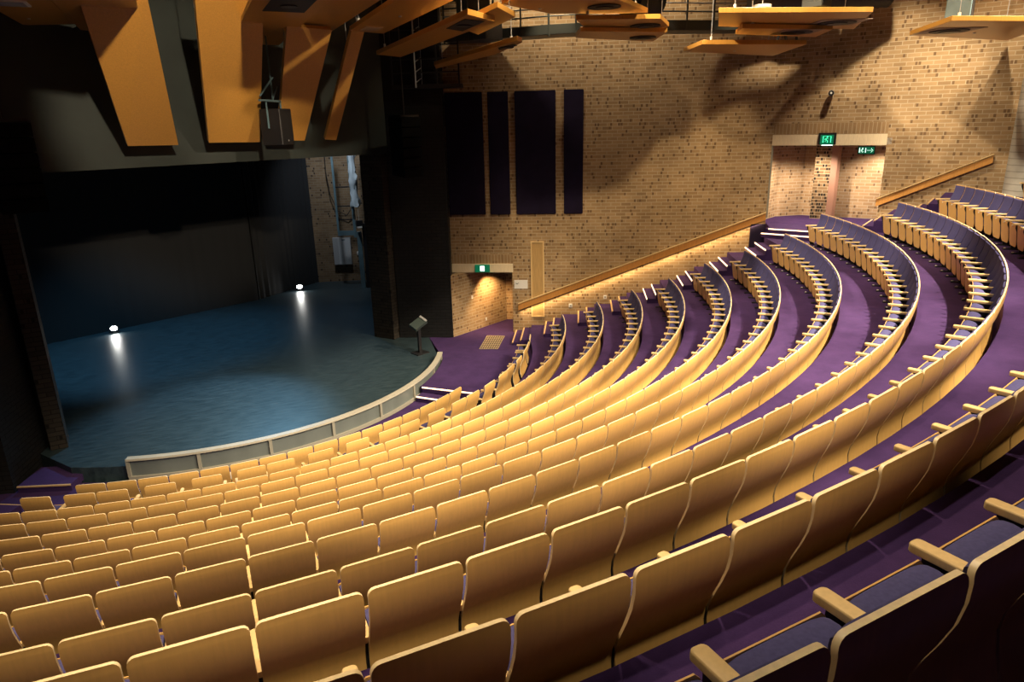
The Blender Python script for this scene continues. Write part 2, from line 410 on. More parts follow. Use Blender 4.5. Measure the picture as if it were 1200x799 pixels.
# seat places: (row, count from the wall end, angle, width, radius, floor, end?)
PLACES = []
R1G = [(-.3735,1),(-.2985,2),(-.1626,1),(-.0824,1),(-.0027,2),(.1320,1),(.2120,1),(.2880,2),(.4216,1),(.4994,2),(.6331,1),(.7080,2),(.8380,1),(.9140,2),(1.0440,1)]
r1 = []
for a, n in R1G:
    for k in range(n):
        w = .548/9.95; r1.append((a+w*(k+.5), k == 0, k == n-1))
for i, (a, s, e) in enumerate(r1): PLACES.append((1, len(r1)-i, a, .548, 9.97, 0.-.03, 'both' if s and e else ('left' if s else ('right' if e else 'mid'))))
for r, (R, z, ph, s, N, k0) in ROWS.items():
    for k in range(k0 if r else -1, N):
        PLACES.append((r, N-k, ph+(k+.5)*s/R, s, R, z-BACK, 'end' if k == N-1 else ('left' if (r == 0 and k == -1) else 'mid')))
BIG = {(r, n) for r, l in {0:[(6, 16)], 1:[(4, 4), (6, 21)], 2:[(15, 31)], 3:[(12, 33)], 4:[(12, 34)], 5:[(14, 35)], 6:[(16, 38)], 7:[(1, 2), (15, 37)], 8:[(1, 8), (18, 41)], 9:[(1, 16), (19, 19), (21, 44)], 10:[(1, 41)], 11:[(1, 10), (29, 40)], 12:[(33, 36)]}.items() for a, b in l for n in range(a, b+1)}
seats = {}
proto = {'mid': build_seat('tip_up_seat', (.275,)), 'two': build_seat('tip_up_seat', (-.275, .275))}
first = {'mid': True, 'two': True}
ROWNAME = {0:'front row', **{i: ordn(i+1)+' row from stage' for i in range(1, 12)}, 12:'rearmost row'}
stuff_places = []
for (r, n, a, s, R, h, kind) in PLACES:
    key = (r, n); v = 'two' if kind in ('both', 'left') or n == 999 else 'mid'
    if BIG is not None and key not in BIG: stuff_places.append((r, n, a, s, R, h, v)); continue
    o = proto[v] if first[v] else copy_tree(proto[v]); first[v] = False
    o.location = (R*sin(a), -R*cos(a), h); o.rotation_euler.z = a; o.scale.x = s/.55
    endname = 'from its stage-steps end' if r == 0 else 'from brick-wall end'
    tag(o, '%s seat %s, %s, blond plywood back, violet cushion' % (ordn(n), endname, ROWNAME[r]), 'seat', 'tip-up auditorium seats in curved rows')
    seats[key] = o
if stuff_places:
    bm = bmesh.new(); mats = [PLY, PLYEDGE, FABRIC, ARMW, BLACKM]
    for (r, n, a, s, R, h, v) in stuff_places:
        T = Matrix.Translation((R*sin(a), -R*cos(a), h)) @ Matrix.Rotation(a, 4, 'Z') @ Matrix.Diagonal((s/.55, 1, 1, 1))
        for ch in proto[v].children:
            me = ch.data.copy(); me.transform(T)
            mp = {m.name: mats.index(m) for m in me.materials if m in mats}
            base = len(bm.faces); idxs = [mats.index(m) if m in mats else 4 for m in me.materials]
            bm.from_mesh(me); bm.faces.ensure_lookup_table()
            for f in bm.faces[base:]: f.material_index = idxs[min(f.material_index, len(idxs)-1)]
            bpy.data.meshes.remove(me)
    me = bpy.data.meshes.new('distant_seats'); bm.to_mesh(me); bm.free()
    for m in mats: me.materials.append(m)
    o = bpy.data.objects.new('distant_seats', me); COL.objects.link(o)
    tag(o, 'remaining tip-up seats mostly hidden between and behind the nearer curved rows', 'seat', 'tip-up auditorium seats in curved rows', 'stuff')

# ---------------------------------------------------------------- floors
AL = -.80
def t_edge(R, P0, d):                                   # where an arc crosses the aisle line
    b = P0[0]*d[0]+P0[1]*d[1]; c = P0[0]**2+P0[1]**2-R*R
    return -b+math.sqrt(b*b-c)
P15 = (A[0]+1.5*n1[0], A[1]+1.5*n1[1]); Q15 = (K[0]+1.5*n2[0], K[1]+1.5*n2[1])
def Wp(t, s): return (A[0]+d1[0]*t+n1[0]*s, A[1]+d1[1]*t+n1[1]*s)
def Up(t, s): return (K[0]+d2[0]*t+n2[0]*s, K[1]+d2[1]*t+n2[1]*s)
def ang(p): return math.atan2(p[0], -p[1])
TE = {r: t_edge(rowR(r), P15, d1) for r in range(1, 9)}
TU = {r: t_edge(rowR(r), Q15, d2) for r in range(8, 13) if rowR(r) > 18}
def edge_path(r):                                       # boundary between platform r and r+1, from left end to the wall
    R = rowR(r)+.005
    if r <= 7:
        p = Wp(TE[r], 1.5); a1 = ang(p); return arc(R, AL, a1, 60)+[Wp(TE[r], 0)]
    if r == 8:
        p = Wp(8.42, 1.7); return arc(R, AL, ang(p), 60)+[Wp(8.42, 0)]
    p = Up(TU[r], 1.5); return arc(R, AL, ang(p), 60)+[Up(TU[r], 0)]
def floorobj(name, poly, z0, z1, mat=CARPET):
    bm = bmesh.new(); prism(bm, poly, z0, z1); o = fin(name, bm, mat); o['kind'] = 'structure'; return o
for r in range(2, 13):
    inner = edge_path(r-1)
    outer = edge_path(r) if r < 12 else arc(25.5, AL, 1.02, 60)+[Up(9.4, 0)]
    mid = []
    if r == 9: mid = [K] 
    floorobj('floor', inner+mid+outer[::-1], H[r]-.75, H[r])
# landing by the lower door, with the first tiered row on it
land = arc(9.03, AL, math.radians(46), 50) + arc(7.13, math.radians(46), math.radians(66.5), 20)
land += [(6.86,-.42), (7.45,-.80), (7.63,-.84), (10.25,.40), (10.9,.2), (9.73,-1.33)] + edge_path(1)[::-1]
floorobj('floor', land, -.7, 0)
fr = arc(7.13, AL, math.radians(46), 50) + arc(9.03, AL, math.radians(46), 50)[::-1]
floorobj('floor', fr, -.8, -.31)
# stage deck
st = arc(7.0, math.radians(-29), math.radians(66.5), 50) + [(6.86,-.42), (6.2,.3), (11.5,2.5), (13,12.5), (-9.5,14.), (-11,1.), (-4.2,-4.9)]
floorobj('floor', st, -.6, -.002, STAGE)
# stair blocks with nosings
def steps(name, fr, t0, w, zs, tread, label, lit, s0=0., side=0):
    """blocks from t0 upward along wall frame fr(t,s)"""
    root = empty(name, (*fr(t0, w/2), zs[0]-.2)); tag(root, label, 'steps')
    bm = bmesh.new(); base = Matrix.Translation((-root.location.x, -root.location.y, -root.location.z))
    nb = []
    for i, z in enumerate(zs):
        a, b = t0+tread*i, t0+tread*len(zs)
        poly = [fr(a, s0), fr(b, s0), fr(b, w), fr(a, w)]
        prism(bm, poly, zs[0]-.30 if i == 0 else zs[i-1], z)
        nb.append((a, z))
    for v in bm.verts: v.co = base @ v.co
    fin('carpeted_block', bm, CARPET, root)
    for a, z in nb:
        bm = bmesh.new(); wd = .010 if lit else .035; p, q = fr(a-.012, s0), fr(a-.012, w); p2, q2 = fr(a+wd, s0), fr(a+wd, w)
        prism(bm, [p, p2, q2, q], z-.03, z+.006)
        for v in bm.verts: v.co = base @ v.co
        fin('nosing', bm, LED if lit else NOSE, root)
places = ['beside the lower exit','behind the first tiered row','three rows up','four rows up','five rows up','six rows up','seven rows up','eight rows up']
for r in range(1, 9):
    dh = H[r+1]-H[r]; t0 = (TE[r] if r < 8 else 8.42)-.56
    steps('aisle_steps', Wp, t0, 1.5, [H[r]+dh/3, H[r]+2*dh/3], .28, 'purple carpeted pair of aisle steps against brick wall, '+places[r-1], r >= 5)
LZ = 3.65
steps('landing_steps', Up, 2.35, .7, [LZ-.12, LZ+.10], .25, 'carpeted steps with timber nosings climbing beside the upper landing', False)
for r in (10, 11):
    dh = H[r+1]-H[r]; steps('aisle_steps', Up, TU[r]-.56, 1.5, [H[r]+dh/3, H[r]+2*dh/3], .28, 'carpeted aisle steps under the upper timber handrail, '+('lower' if r == 10 else 'upper')+' flight', False)
# upper landing and its lit edge
ld = [K, Up(3.27, 0), Up(3.27, -.3), (22.3, -6.1), (21.2, -3.4), (19.6, -3.2), (18.3, -4.2), (17.35, -5.45)]
floorobj('floor', ld, 2.6, LZ)
def lit_strip(name, P, Q, z, label, mat=LED, w=.03, drop=.03, riser=.14, tread=.3, nx=None):
    root = empty(name, ((P[0]+Q[0])/2, (P[1]+Q[1])/2, z)); tag(root, label, 'step')
    bm = bmesh.new(); bar(bm, (P[0]-root.location.x, P[1]-root.location.y, -drop/2), (Q[0]-root.location.x, Q[1]-root.location.y, -drop/2), w, drop)
    fin('nosing', bm, mat, root)
    if nx:
        bm = bmesh.new(); a = (P[0]-root.location.x, P[1]-root.location.y); b = (Q[0]-root.location.x, Q[1]-root.location.y)
        prism(bm, [a, b, (b[0]+nx[0]*tread, b[1]+nx[1]*tread), (a[0]+nx[0]*tread, a[1]+nx[1]*tread)], -riser, -.001)
        fin('carpeted_block', bm, CARPET, root)
lit_strip('landing_step', (17.10,-5.66), (17.78,-6.85), LZ+.003, 'glowing top step edge of the upper landing beneath the paired exit signs', nx=(.35,.2))
lit_strip('landing_step', (16.86,-5.60), (17.55,-6.98), LZ-.13, 'glowing middle step edge just below the upper landing', nx=(.866,.5))
# steps from the front floor to the lower landing
def rad_step(a, z, R0, R1, label, name='stage_side_step'):
    P, Q = pol(R0, a), pol(R1, a); t = (cos(a), sin(a))
    lit_strip(name, P, Q, z, label, nx=t, riser=.16, tread=.33)
rad_step(math.radians(45.7), .004, 7.2, 8.85, 'upper glowing carpeted step beside the right end of the curved stage barrier')
rad_step(math.radians(42.9), -.15, 7.2, 8.85, 'lower glowing carpeted step beside the right end of the curved stage barrier')
# left side steps near the dark wing
lit_strip('stage_side_step', (-4.41,-6.27), (-3.35,-6.68), -.15, 'dim carpeted step with gold nosing at the dark left end of the stage', NOSE, nx=(.36,.93), riser=.16, tread=.9)
lit_strip('left_aisle_step', (-5.3,-6.85), (-4.09,-7.56), .0, 'gold edged carpeted step at the far left of the front rows', NOSE, nx=(-.5,-.86), riser=.3, tread=.9)

# ---------------------------------------------------------------- walls
TOP = 13.2
# main brick wall: from behind the purple panels to the corner with the upper wall
P0 = Wp(-2.45, 0)
wall_box('wall_right', P0, K, -.8, TOP, .35, BRICK, side=1, holes=[(.30, 2.45, -.8, 2.20)])
# brick soldier course and timber lintel over the lower door
def wallbox_obj(name, M, t0, t1, s0, s1, z0, z1, mat, parent=None, bevel=0):
    c = M @ Vector(((t0+t1)/2, (s0+s1)/2, 0)); bm = bmesh.new()
    Mi = Matrix.Translation((-c.x, -c.y, 0)) @ M if parent is None else M
    box(bm, t0, t1, s0, s1, z0, z1, Mi)
    if bevel: bmesh.ops.bevel(bm, geom=bm.edges[:], offset=bevel, segments=2, affect='EDGES')
    o = fin(name, bm, mat, parent)
    if parent is None: o.location = (c.x, c.y, 0)
    return o
def soldier(M, t0, t1, z0, z1, name):
    bm = bmesh.new(); uvl = bm.loops.layers.uv.new('UVMap')
    box(bm, t0, t1, -.02, .006, z0, z1, None)
    for f in bm.faces:
        for l in f.loops: l[uvl].uv = (l.vert.co.x-t0, l.vert.co.z-z0+.0)
    for v in bm.verts: v.co = M @ v.co
    o = fin(name, bm, SOLDIER); o['kind'] = 'structure'
soldier(M1, -2.1, .05, 2.50, 2.83, 'trim_1')
l = wallbox_obj('trim_2', M1, -2.12, .03, -.30, .03, 2.20, 2.50, PLASTER); l['kind'] = 'structure'
# recess of the lower door
wall_box('wall_right', Lc, Lb, -.8, 2.185, .3, BRICK, side=1)
wall_box('wall_right', Lb, (11.4, -.27), -.8, 2.185, .2, BRICK, side=1)
wallbox_obj('ceiling', M1, -2.3, 2.0, -2.6, -.32, 2.19, 2.4, BLACKP)['kind'] = 'structure'
# black side wall between stage opening and door, both sides of the hall
wall_box('wall_right', Jb, Lc, -.3, TOP, .45, BLACKBRICK, side=1)
wall_box('wall_right', J, (5.16, .62), -.3, TOP, .5, BROWNBRICK, side=-1)
wall_box('wall_left', mirror(Lc), mirror(Jb), -.9, TOP, .45, BLACKBRICK, side=1)
wall_box('wall_left', (-4.05,-4.60), (-3.94,-4.91), -.3, TOP, .3, BROWNBRICK, side=1)
wall_box('wall_left', mirror(Jb), (-3.94,-4.91), -.3, TOP, .35, BROWNBRICK, side=1)
wall_box('wall_left', mirror(K), mirror(Wp(-2.45,0)), -1.2, TOP, .35, BRICK, side=1)
wall_box('wall_left', mirror(Up(9.5,0)), mirror(K), -1.2, TOP, .35, BRICK, side=1)
# upper wall with the upper exit opening
wall_box('wall_upper', K, Up(9.5, 0), 2.0, TOP, .30, BRICK, side=1, holes=[(-.01, 3.27, 2.0, 6.29)])
soldier(M2, .02, 3.27, 6.62, 6.95, 'trim_3')
l = wallbox_obj('trim_4', M2, .0, 3.27, -.28, .02, 6.29, 6.61, PLASTER); l['kind'] = 'structure'
# pale strip on the end of the main wall at the opening
l = wallbox_obj('trim_5', M1, 8.44, 8.50, -.36, .004, LZ+.35, 6.29, CREAMDIM); l['kind'] = 'structure'
rb = [(18.6,-4.05), (19.5,-3.55), (20.46,-3.71)]
wall_box('wall_upper', (17.25,-5.30), (18.55,-3.95), 2.6, 6.5, .2, BRICKL, side=1)
wall_box('wall_upper', (18.55,-3.95), (19.5,-3.5), 2.6, 6.5, .2, BRICKL, side=1, u0=1.9)
wall_box('wall_upper', (19.5,-3.5), (20.50,-3.71), 2.6, 6.5, .2, BRICKL, side=1, u0=2.9)
wall_box('wall_upper', (20.50,-3.71), (22.9,-8.0), 2.6, 6.5, .2, BRICKL, side=1, u0=3.9)
wall_box('wall_upper', Up(3.29,-.31), (21.6,-9.75), 2.6, 6.5, .2, BRICKL, side=-1)
wall_box('wall_upper', (20.10,-4.55), (20.38,-5.02), LZ, 6.3, .35, BRICKX, side=1)
l = None
bm = bmesh.new(); prism(bm, [(20.36,-5.0),(20.46,-5.18),(20.70,-5.1),(20.55,-4.85)], LZ, 6.29); o = fin('trim_6', bm, simple('terracotta_render', (.30,.16,.11), .6)); o['kind'] = 'structure'
bm = bmesh.new(); prism(bm, [K, Up(3.4,-.0), (23.2,-8.1), (20.8,-3.2), (18.3,-3.6), (17.0,-5.2)], 6.31, 6.5); o = fin('ceiling', bm, simple('white_soffit', (.6,.55,.48), .7)); o['kind'] = 'structure'
# stage header, backdrop, masking, wing wall
hp, hq = (-4.6, -5.2), (6.1, .18)
wall_box('wall_header', (mirror(J)[0]-1.2*EX[0], mirror(J)[1]-1.2*EX[1]), (J[0]+.75*EX[0], J[1]+.75*EX[1]), 6.31, TOP, .12, simple('grey_black_fascia', (.022,.030,.027), .6, noise=.2, nscale=1.2), side=1)
bm = bmesh.new()
def folded(name, P, Q, z0, z1, label, n=90, amp=.05, mat=None):
    bm = bmesh.new(); P = Vector((*P,0)); Q = Vector((*Q,0)); d = (Q-P); nn = Vector((-d.y, d.x, 0)).normalized(); vs = []
    for i in range(n+1):
        q = P+d*i/n; o_ = nn*amp*sin(i*1.9)*(.6+.4*sin(i*.37))
        vs.append([bm.verts.new((q.x+o_.x, q.y+o_.y, z)) for z in (z0, z1)] + [bm.verts.new((q.x+o_.x+nn.x*.03, q.y+o_.y+nn.y*.03, z)) for z in (z1, z0)])
    for a, b in zip(vs, vs[1:]):
        for k in range(4): bm.faces.new((a[k], a[(k+1)%4], b[(k+1)%4], b[k]))
    bm.faces.new(vs[0]); bm.faces.new(vs[-1][::-1])
    o = fin(name, bm, mat or BLACKP, smooth=True); return tag(o, label, 'curtain')
VELOUR = simple('black_velour', (.010,.011,.013), .9)
folded('backdrop_curtain', (-10.5,3.25), (1.95,8.70), .0, 9, 'black cloth backdrop across the rear of the stage', amp=.02, mat=VELOUR)
folded('masking_curtain', (2.0,8.78), (5.0,11.15), .0, 9, 'black masking curtain at rear right of stage beside the brick wing wall', n=40, amp=.04, mat=VELOUR)
wall_box('wall_stage', (4.7,11.14), (12.5,8.65), -.2, 10, .3, brick_mat('wing_brick', (.30,.20,.11), (.22,.14,.075), (.30,.24,.17), (.05,.03,.02), .95), side=1)
wall_box('wall_stage', (-11,1), (-9.5,14), -.2, 11, .3, BLACKP, side=1)
wall_box('wall_stage', (12.5,8.65), (8.2,1.0), -.2, 11, .3, BLACKP, side=1)
wall_box('wall_stage', (-12,13.5), (13,13.5), -.2, 11, .3, BLACKP, side=1)
bm = bmesh.new(); prism(bm, [(-12,-1),(-4.2,-5.2),(6.2,-.2),(13,2.),(13,13.7),(-12,13.7)], 11, 11.2); fin('ceiling', bm, BLACKP)['kind'] = 'structure'
# house ceiling and rear wall
bm = bmesh.new(); prism(bm, [(-22,-6),(-8,-8),(-4.8,-5.9),(6.3,.2),(11,1.4),(18,-4),(24,-12),(20,-30),(-22,-30)], TOP, TOP+.2); fin('ceiling', bm, simple('dark_ceiling', (.03,.028,.027), .9))['kind'] = 'structure'
wall_box('wall_rear', (-22,-27.6), (22,-27.6), 3, TOP, .3, simple('dark_rear_wall', (.04,.03,.025), .8), side=-1)

# ---------------------------------------------------------------- stage barrier
def barrier():
    root = empty('stage_barrier', (*pol(7.06, math.radians(24)), 0))
    tag(root, 'low curved cream barrier with grey panels along the stage front', 'barrier')
    off = Vector(root.location)
    a0, a1 = math.radians(-18.3), math.radians(66.5)
    def sector(R0, R1, b0, b1, z0, z1, n):
        bm = bmesh.new(); prism(bm, arc(R0, b0, b1, n)+arc(R1, b0, b1, n)[::-1], z0, z1)
        for v in bm.verts: v.co -= off
        return bm
    fin('core_panel', sector(7.01, 7.07, a0, a1, -.30, .17, 70), GLAZE, root, smooth=True)
    fin('top_rail', sector(6.97, 7.13, a0, a1, .165, .215, 70), CREAM, root, smooth=True)
    fin('bottom_rail', sector(7.00, 7.12, a0, a1, -.31, -.22, 70), CREAMDIM, root, smooth=True)
    for i, dg in enumerate((-18.1, -6.1, 6.5, 19.2, 31.4, 43.5, 55.5, 66.3)):
        a = math.radians(dg); w = .035/7
        fin('post', sector(7.02, 7.115, a-w, a+w, -.22, .165, 2), CREAMDIM, root)
    return root
barrier()

# ---------------------------------------------------------------- things on the main brick wall
for (t0, t1, lab) in ((-2.10,-.85,'widest leftmost dark purple acoustic panel high on the brick wall'), (-.68,0.,'narrow dark purple acoustic panel, second from left on the brick wall'),
                      (.21,1.54,'wide dark purple acoustic panel, third from left on the brick wall'), (1.81,2.44,'narrow dark purple acoustic panel, rightmost on the brick wall')):
    o = wallbox_obj('acoustic_panel', M1, t0, t1, .0, .06, 4.21, 8.15, FABDARK, bevel=.012); tag(o, lab, 'acoustic panel', 'dark purple wall panels')
root = empty('timber_cover_panel', M1 @ Vector((.89, .02, .59))); tag(root, 'tall narrow blond timber cover panel behind the handrail foot on brick wall', 'wall panel')
def onroot(root, M, t0, t1, s0, s1, z0, z1):
    bm = bmesh.new(); box(bm, t0, t1, s0, s1, z0, z1, M)
    for v in bm.verts: v.co -= root.location
    return bm
fin('panel', onroot(root, M1, .70, 1.08, 0, .02, .63, 3.23), wood_mat('pale_panel_wood', (.52,.34,.14)), root)
for a in ((.66,.70,.59,3.27),(1.08,1.12,.59,3.27),(.70,1.08,.59,.63),(.70,1.08,3.23,3.27)):
    fin('frame', onroot(root, M1, a[0], a[1], 0, .035, a[2], a[3]), ARMW, root)
def handrail(name, M, ta, za, tb, zb, h, label, bracket_n, matl=HONEY):
    root = empty(name, M @ Vector((ta, .05, za))); tag(root, label, 'handrail'); off = Vector(root.location)
    bm = bmesh.new()
    def quad(s0, s1, dz0, dz1):
        vs = [M @ Vector((t, s, z)) - off for (t, z) in ((ta, za+dz0), (tb, zb+dz0), (tb, zb+dz1), (ta, za+dz1)) for s in (s0, s1)]
        v = [bm.verts.new(x) for x in vs]
        for idx in ((0,2,4,6),(1,3,5,7),(0,1,3,2),(2,3,5,4),(4,5,7,6),(6,7,1,0)): bm.faces.new([v[i] for i in idx])
    quad(.05, .085, -h, 0); fin('board', bm, matl, root)
    bm = bmesh.new(); quad(.04, .12, .012, .04); fin('top_rail', bm, ARMW, root)
    bm = bmesh.new(); quad(.055, .08, 0, .012); fin('shadow_gap', bm, BLACKM, root)
    for i in range(bracket_n):
        f = (i+.5)/bracket_n; t = ta+(tb-ta)*f; z = za+(zb-za)*f-h/2; bm = bmesh.new(); box(bm, t-.02, t+.02, 0, .05, z-.03, z+.03, M)
        for v in bm.verts: v.co -= off
        fin('bracket', bm, BLACKM, root)
handrail('handrail', M1, .20, 1.06, 8.42, 4.15, .22, 'long sloping honey timber handrail board rising along the main brick wall', 7)
handrail('handrail', M2, 3.20, 4.72, 5.93, 6.02, .20, 'short sloping timber handrail on the upper right wall beside the exit opening', 3)
o = wallbox_obj('carpeted_bulkhead', M1, 7.97, 8.43, .0, .10, 2.86, 3.80, FABDARK); tag(o, 'dark upright panel at the wall corner beneath the end of the long handrail', 'panel')
root = empty('wall_notice', M1 @ Vector((.30, .01, 1.61))); tag(root, 'small white notice plate on brick beside the lower exit', 'sign')
fin('plate', onroot(root, M1, .07, .54, 0, .012, 1.61, 1.92), WHITEP, root)
bm = bmesh.new()
for (x0, z0, x1, z1) in ((.13,1.82,.17,1.78),(.17,1.78,.23,1.83),(.14,1.79,.20,1.79)): bar(bm, M1 @ Vector((x0,.014,z0)), M1 @ Vector((x1,.014,z1)), .02, .008)
for v in bm.verts: v.co -= root.location
fin('mark', bm, BLACKM, root)
for (M, t, z, lab) in ((M1, 2.04, 1.0, 'white wall outlet plate on brick under the handrail, nearer the exit'), (M1, 3.24, 1.31, 'white wall outlet plate on brick under the handrail, further up')):
    root = empty('wall_plate', M @ Vector((t, .01, z))); tag(root, lab, 'outlet')
    fin('plate', onroot(root, M, t-.06, t+.06, 0, .012, z-.07, z+.07), WHITEP, root)
    fin('socket', onroot(root, M, t-.03, t+.03, .012, .022, z-.03, z+.03), GREYM, root)
dr = Vector((Lb[0]-Lc[0], Lb[1]-Lc[1], 0)).normalized(); MR = wallM(Lc, (dr.x, dr.y), (dr.y, -dr.x))
for (t, z, lab) in ((1.02, 1.25, 'white switch plate on brick inside the lower exit, upper one'), (1.72, .28, 'white socket plate low on brick inside the lower exit')):
    root = empty('switch_plate', MR @ Vector((t, .01, z))); tag(root, lab, 'switch')
    fin('plate', onroot(root, MR, t-.04, t+.04, 0, .012, z-.06, z+.06), WHITEP, root)
    fin('rocker', onroot(root, MR, t-.015, t+.015, .012, .02, z-.025, z+.025), WHITEP, root)

# exit signs
GREEN = simple('exit_green', (.0,.15,.07), .4, emis=(.01,.42,.20), estr=.2)
SIGNW = simple('exit_white', (.9,1,.95), .4, emis=(.75,1.,.88), estr=2.2)
SIGNG = simple('exit_pictogram_green', (.1,.8,.5), .4, emis=(.10,.95,.50), estr=2.0)
def running_man(bm, M, t, z, h, s):
    """pictogram of a running figure, about h tall, centre (t, z) on the face at depth s"""
    def P(x, y): return M @ Vector((t+x*h, s, z+y*h))
    def b(x0, y0, x1, y1, w): bar(bm, P(x0,y0), P(x1,y1), w*h, .004)
    c = P(.05,.36); k = 10
    u = (M @ Vector((1,0,0)))-(M @ Vector((0,0,0)))
    bm.faces.new([bm.verts.new(c+u*(.09*h*cos(2*PI*i/k))+Vector((0,0,.09*h*sin(2*PI*i/k)))) for i in range(k)])
    b(.02,.24,-.08,-.05,.15); b(-.02,.20,.20,.08,.07); b(-.02,.22,-.22,.08,.07); b(-.22,.08,-.24,-.06,.07)
    b(-.07,-.05,.12,-.18,.09); b(.12,-.18,.08,-.42,.08); b(-.09,-.05,-.16,-.25,.09); b(-.16,-.25,-.36,-.30,.08)
def exit_sign(M, t0, t1, s, z0, z1, label, mode, body=BLACKM):
    root = empty('exit_sign', M @ Vector(((t0+t1)/2, s, z0))); tag(root, label, 'exit sign')
    mg = .06 if mode == 'man' else .02; fin('housing', onroot(root, M, t0-mg, t1+mg, s-.06, s, z0-.02, z1+mg), body, root)
    fin('green_face', onroot(root, M, t0, t1, s, s+.004, z0, z1), GREEN, root)
    h = (z1-z0); bm = bmesh.new(); tc = (t0+t1)/2
    if mode == 'man':
        for v in (bar(bm, M@Vector((tc-.11,s+.006,z0+.04)), M@Vector((tc-.11,s+.006,z1-.04)), .02,.004), bar(bm, M@Vector((tc-.11,s+.006,z1-.04)), M@Vector((tc+.11,s+.006,z1-.04)), .02,.004), bar(bm, M@Vector((tc+.11,s+.006,z0+.04)), M@Vector((tc+.11,s+.006,z1-.04)), .02,.004)): pass
        running_man(bm, M, tc, (z0+z1)/2, h*.8, s+.008)
    elif mode == 'arrow':
        bar(bm, M@Vector((t0+.03,s+.006,z0+.03)), M@Vector((t0+.03,s+.006,z1-.03)), .02,.004); bar(bm, M@Vector((tc-.02,s+.006,z0+.03)), M@Vector((tc-.02,s+.006,z1-.03)), .02,.004)
        running_man(bm, M, (t0+tc)/2, (z0+z1)/2, h*.8, s+.008)
        bar(bm, M@Vector((tc+.02,s+.006,(z0+z1)/2)), M@Vector((t1-.06,s+.006,(z0+z1)/2)), .035,.004)
        bar(bm, M@Vector((t1-.09,s+.006,(z0+z1)/2+.06)), M@Vector((t1-.03,s+.006,(z0+z1)/2)), .03,.004); bar(bm, M@Vector((t1-.09,s+.006,(z0+z1)/2-.06)), M@Vector((t1-.03,s+.006,(z0+z1)/2)), .03,.004)
    else:
        box(bm, tc-.075, tc+.075, s+.002, s+.006, z0+.02, z1-.02, M)
        running_man(bm, M, tc, (z0+z1)/2, h*.7, s+.010)
    for v in bm.verts: v.co -= root.location
    fin('pictogram', bm, SIGNW if mode != 'man' else SIGNG, root)
    return root
exit_sign(M1, -1.27, -.79, .10, 2.24, 2.46, 'glowing green exit sign on the timber lintel of the lower exit', 'glow', GREEN)
r_ = exit_sign(M2, 1.45, 1.83, .09, 6.33, 6.60, 'dark framed green exit sign with running figure on the upper lintel', 'man')
fin('downlight', onroot(r_, M2, 1.50, 1.80, .02, .09, 6.285, 6.31), SIGNW, r_)
MX = wallM((K[0]+.55, K[1]+.30), d2, n2)
exit_sign(MX, 2.42, 2.86, .03, 6.02, 6.22, 'green exit sign with running figure and right arrow inside the upper opening', 'arrow')
r_ = bpy.data.objects.new('sign_rod_holder', None); bpy.data.objects.remove(r_)
# camera / floodlight head on the upper wall
root = empty('wall_spotlight', M2 @ Vector((1.62, .0, 7.78))); tag(root, 'small round black-faced lamp head bracketed on the upper brick wall', 'lamp'); off = Vector(root.location)
def tubed(pts, r, seg, off, M): 
    bm = bmesh.new(); tube(bm, [M @ Vector(p) - off for p in pts], r, seg); return bm
fin('bracket', tubed([(1.62,0,7.72),(1.62,.12,7.72),(1.62,.16,7.78)], .02, 8, off, M2), BLACKM, root)
fin('head', tubed([(1.62,.10,7.80),(1.67,.34,7.79)], .085, 16, off, M2), GREYM, root)
fin('lens_ring', tubed([(1.67,.341,7.79),(1.674,.36,7.79)], .078, 16, off, M2), BLACKM, root)
fin('lens', tubed([(1.674,.361,7.79),(1.675,.366,7.79)], .03, 12, off, M2), WHITEP, root)
# concrete column
bm = bmesh.new(); tube(bm, [(20.42,-11.55,3.5),(20.42,-11.55,TOP)], .62, 32); o = fin('concrete_column', bm, CONC, smooth=True); tag(o, 'pale board-marked concrete column at the right end of the upper wall', 'column')

# floor grille on the landing
root = empty('floor_grille', (8.6,-2.07,0)); tag(root, 'rectangular slotted metal grille set in the purple carpet near the lower exit', 'grille')
GP = [(8.74,-1.27),(9.25,-1.61),(8.46,-2.83),(7.93,-2.55)]
def gq(u, v): 
    a = [GP[0][i]*(1-u)+GP[1][i]*u for i in (0,1)]; b = [GP[3][i]*(1-u)+GP[2][i]*u for i in (0,1)]; return Vector((a[0]*(1-v)+b[0]*v-8.6, a[1]*(1-v)+b[1]*v+2.07, .006))
bm = bmesh.new()
for i in range(9): bar(bm, gq(i/8,0)+Vector((0,0,.004)), gq(i/8,1)+Vector((0,0,.004)), .026, .008)
for i in range(10): bar(bm, gq(0,i/9)+Vector((0,0,.004)), gq(1,i/9)+Vector((0,0,.004)), .028, .008)
fin('lattice', bm, simple('grille_metal', (.55,.45,.30), .4, .4), root)
bm = bmesh.new(); bm.faces.new([bm.verts.new(gq(u,v)-Vector((0,0,.003))) for u,v in ((0,0),(1,0),(1,1),(0,1))]); fin('dark_backing', bm, BLACKP, root)

# lectern-like monitor stand at the stage edge
root = empty('lectern_stand', (6.04,-2.0,0), math.radians(20)); tag(root, 'black stand with slanted box top at the right edge of the stage', 'lectern')
bm = bmesh.new(); box(bm, -.24,.24,-.2,.2,0,.03); fin('base', bm, BLACKM, root)
bm = bmesh.new(); box(bm, -.05,.05,-.04,.04,.03,.92); fin('post', bm, BLACKM, root)
bm = bmesh.new(); Mt = Matrix.Translation((0,0,1.0)) @ Matrix.Rotation(math.radians(-22),4,'Y') @ Matrix.Rotation(math.radians(25),4,'X'); box(bm, -.25,.25,-.16,.16,-.05,.06, Mt); fin('slanted_top', bm, simple('green_black', (.05,.07,.065), .35), root)
bm = bmesh.new(); box(bm, .19,.26,-.15,.15,.06,.09, Mt); fin('control_strip', bm, GREYM, root)

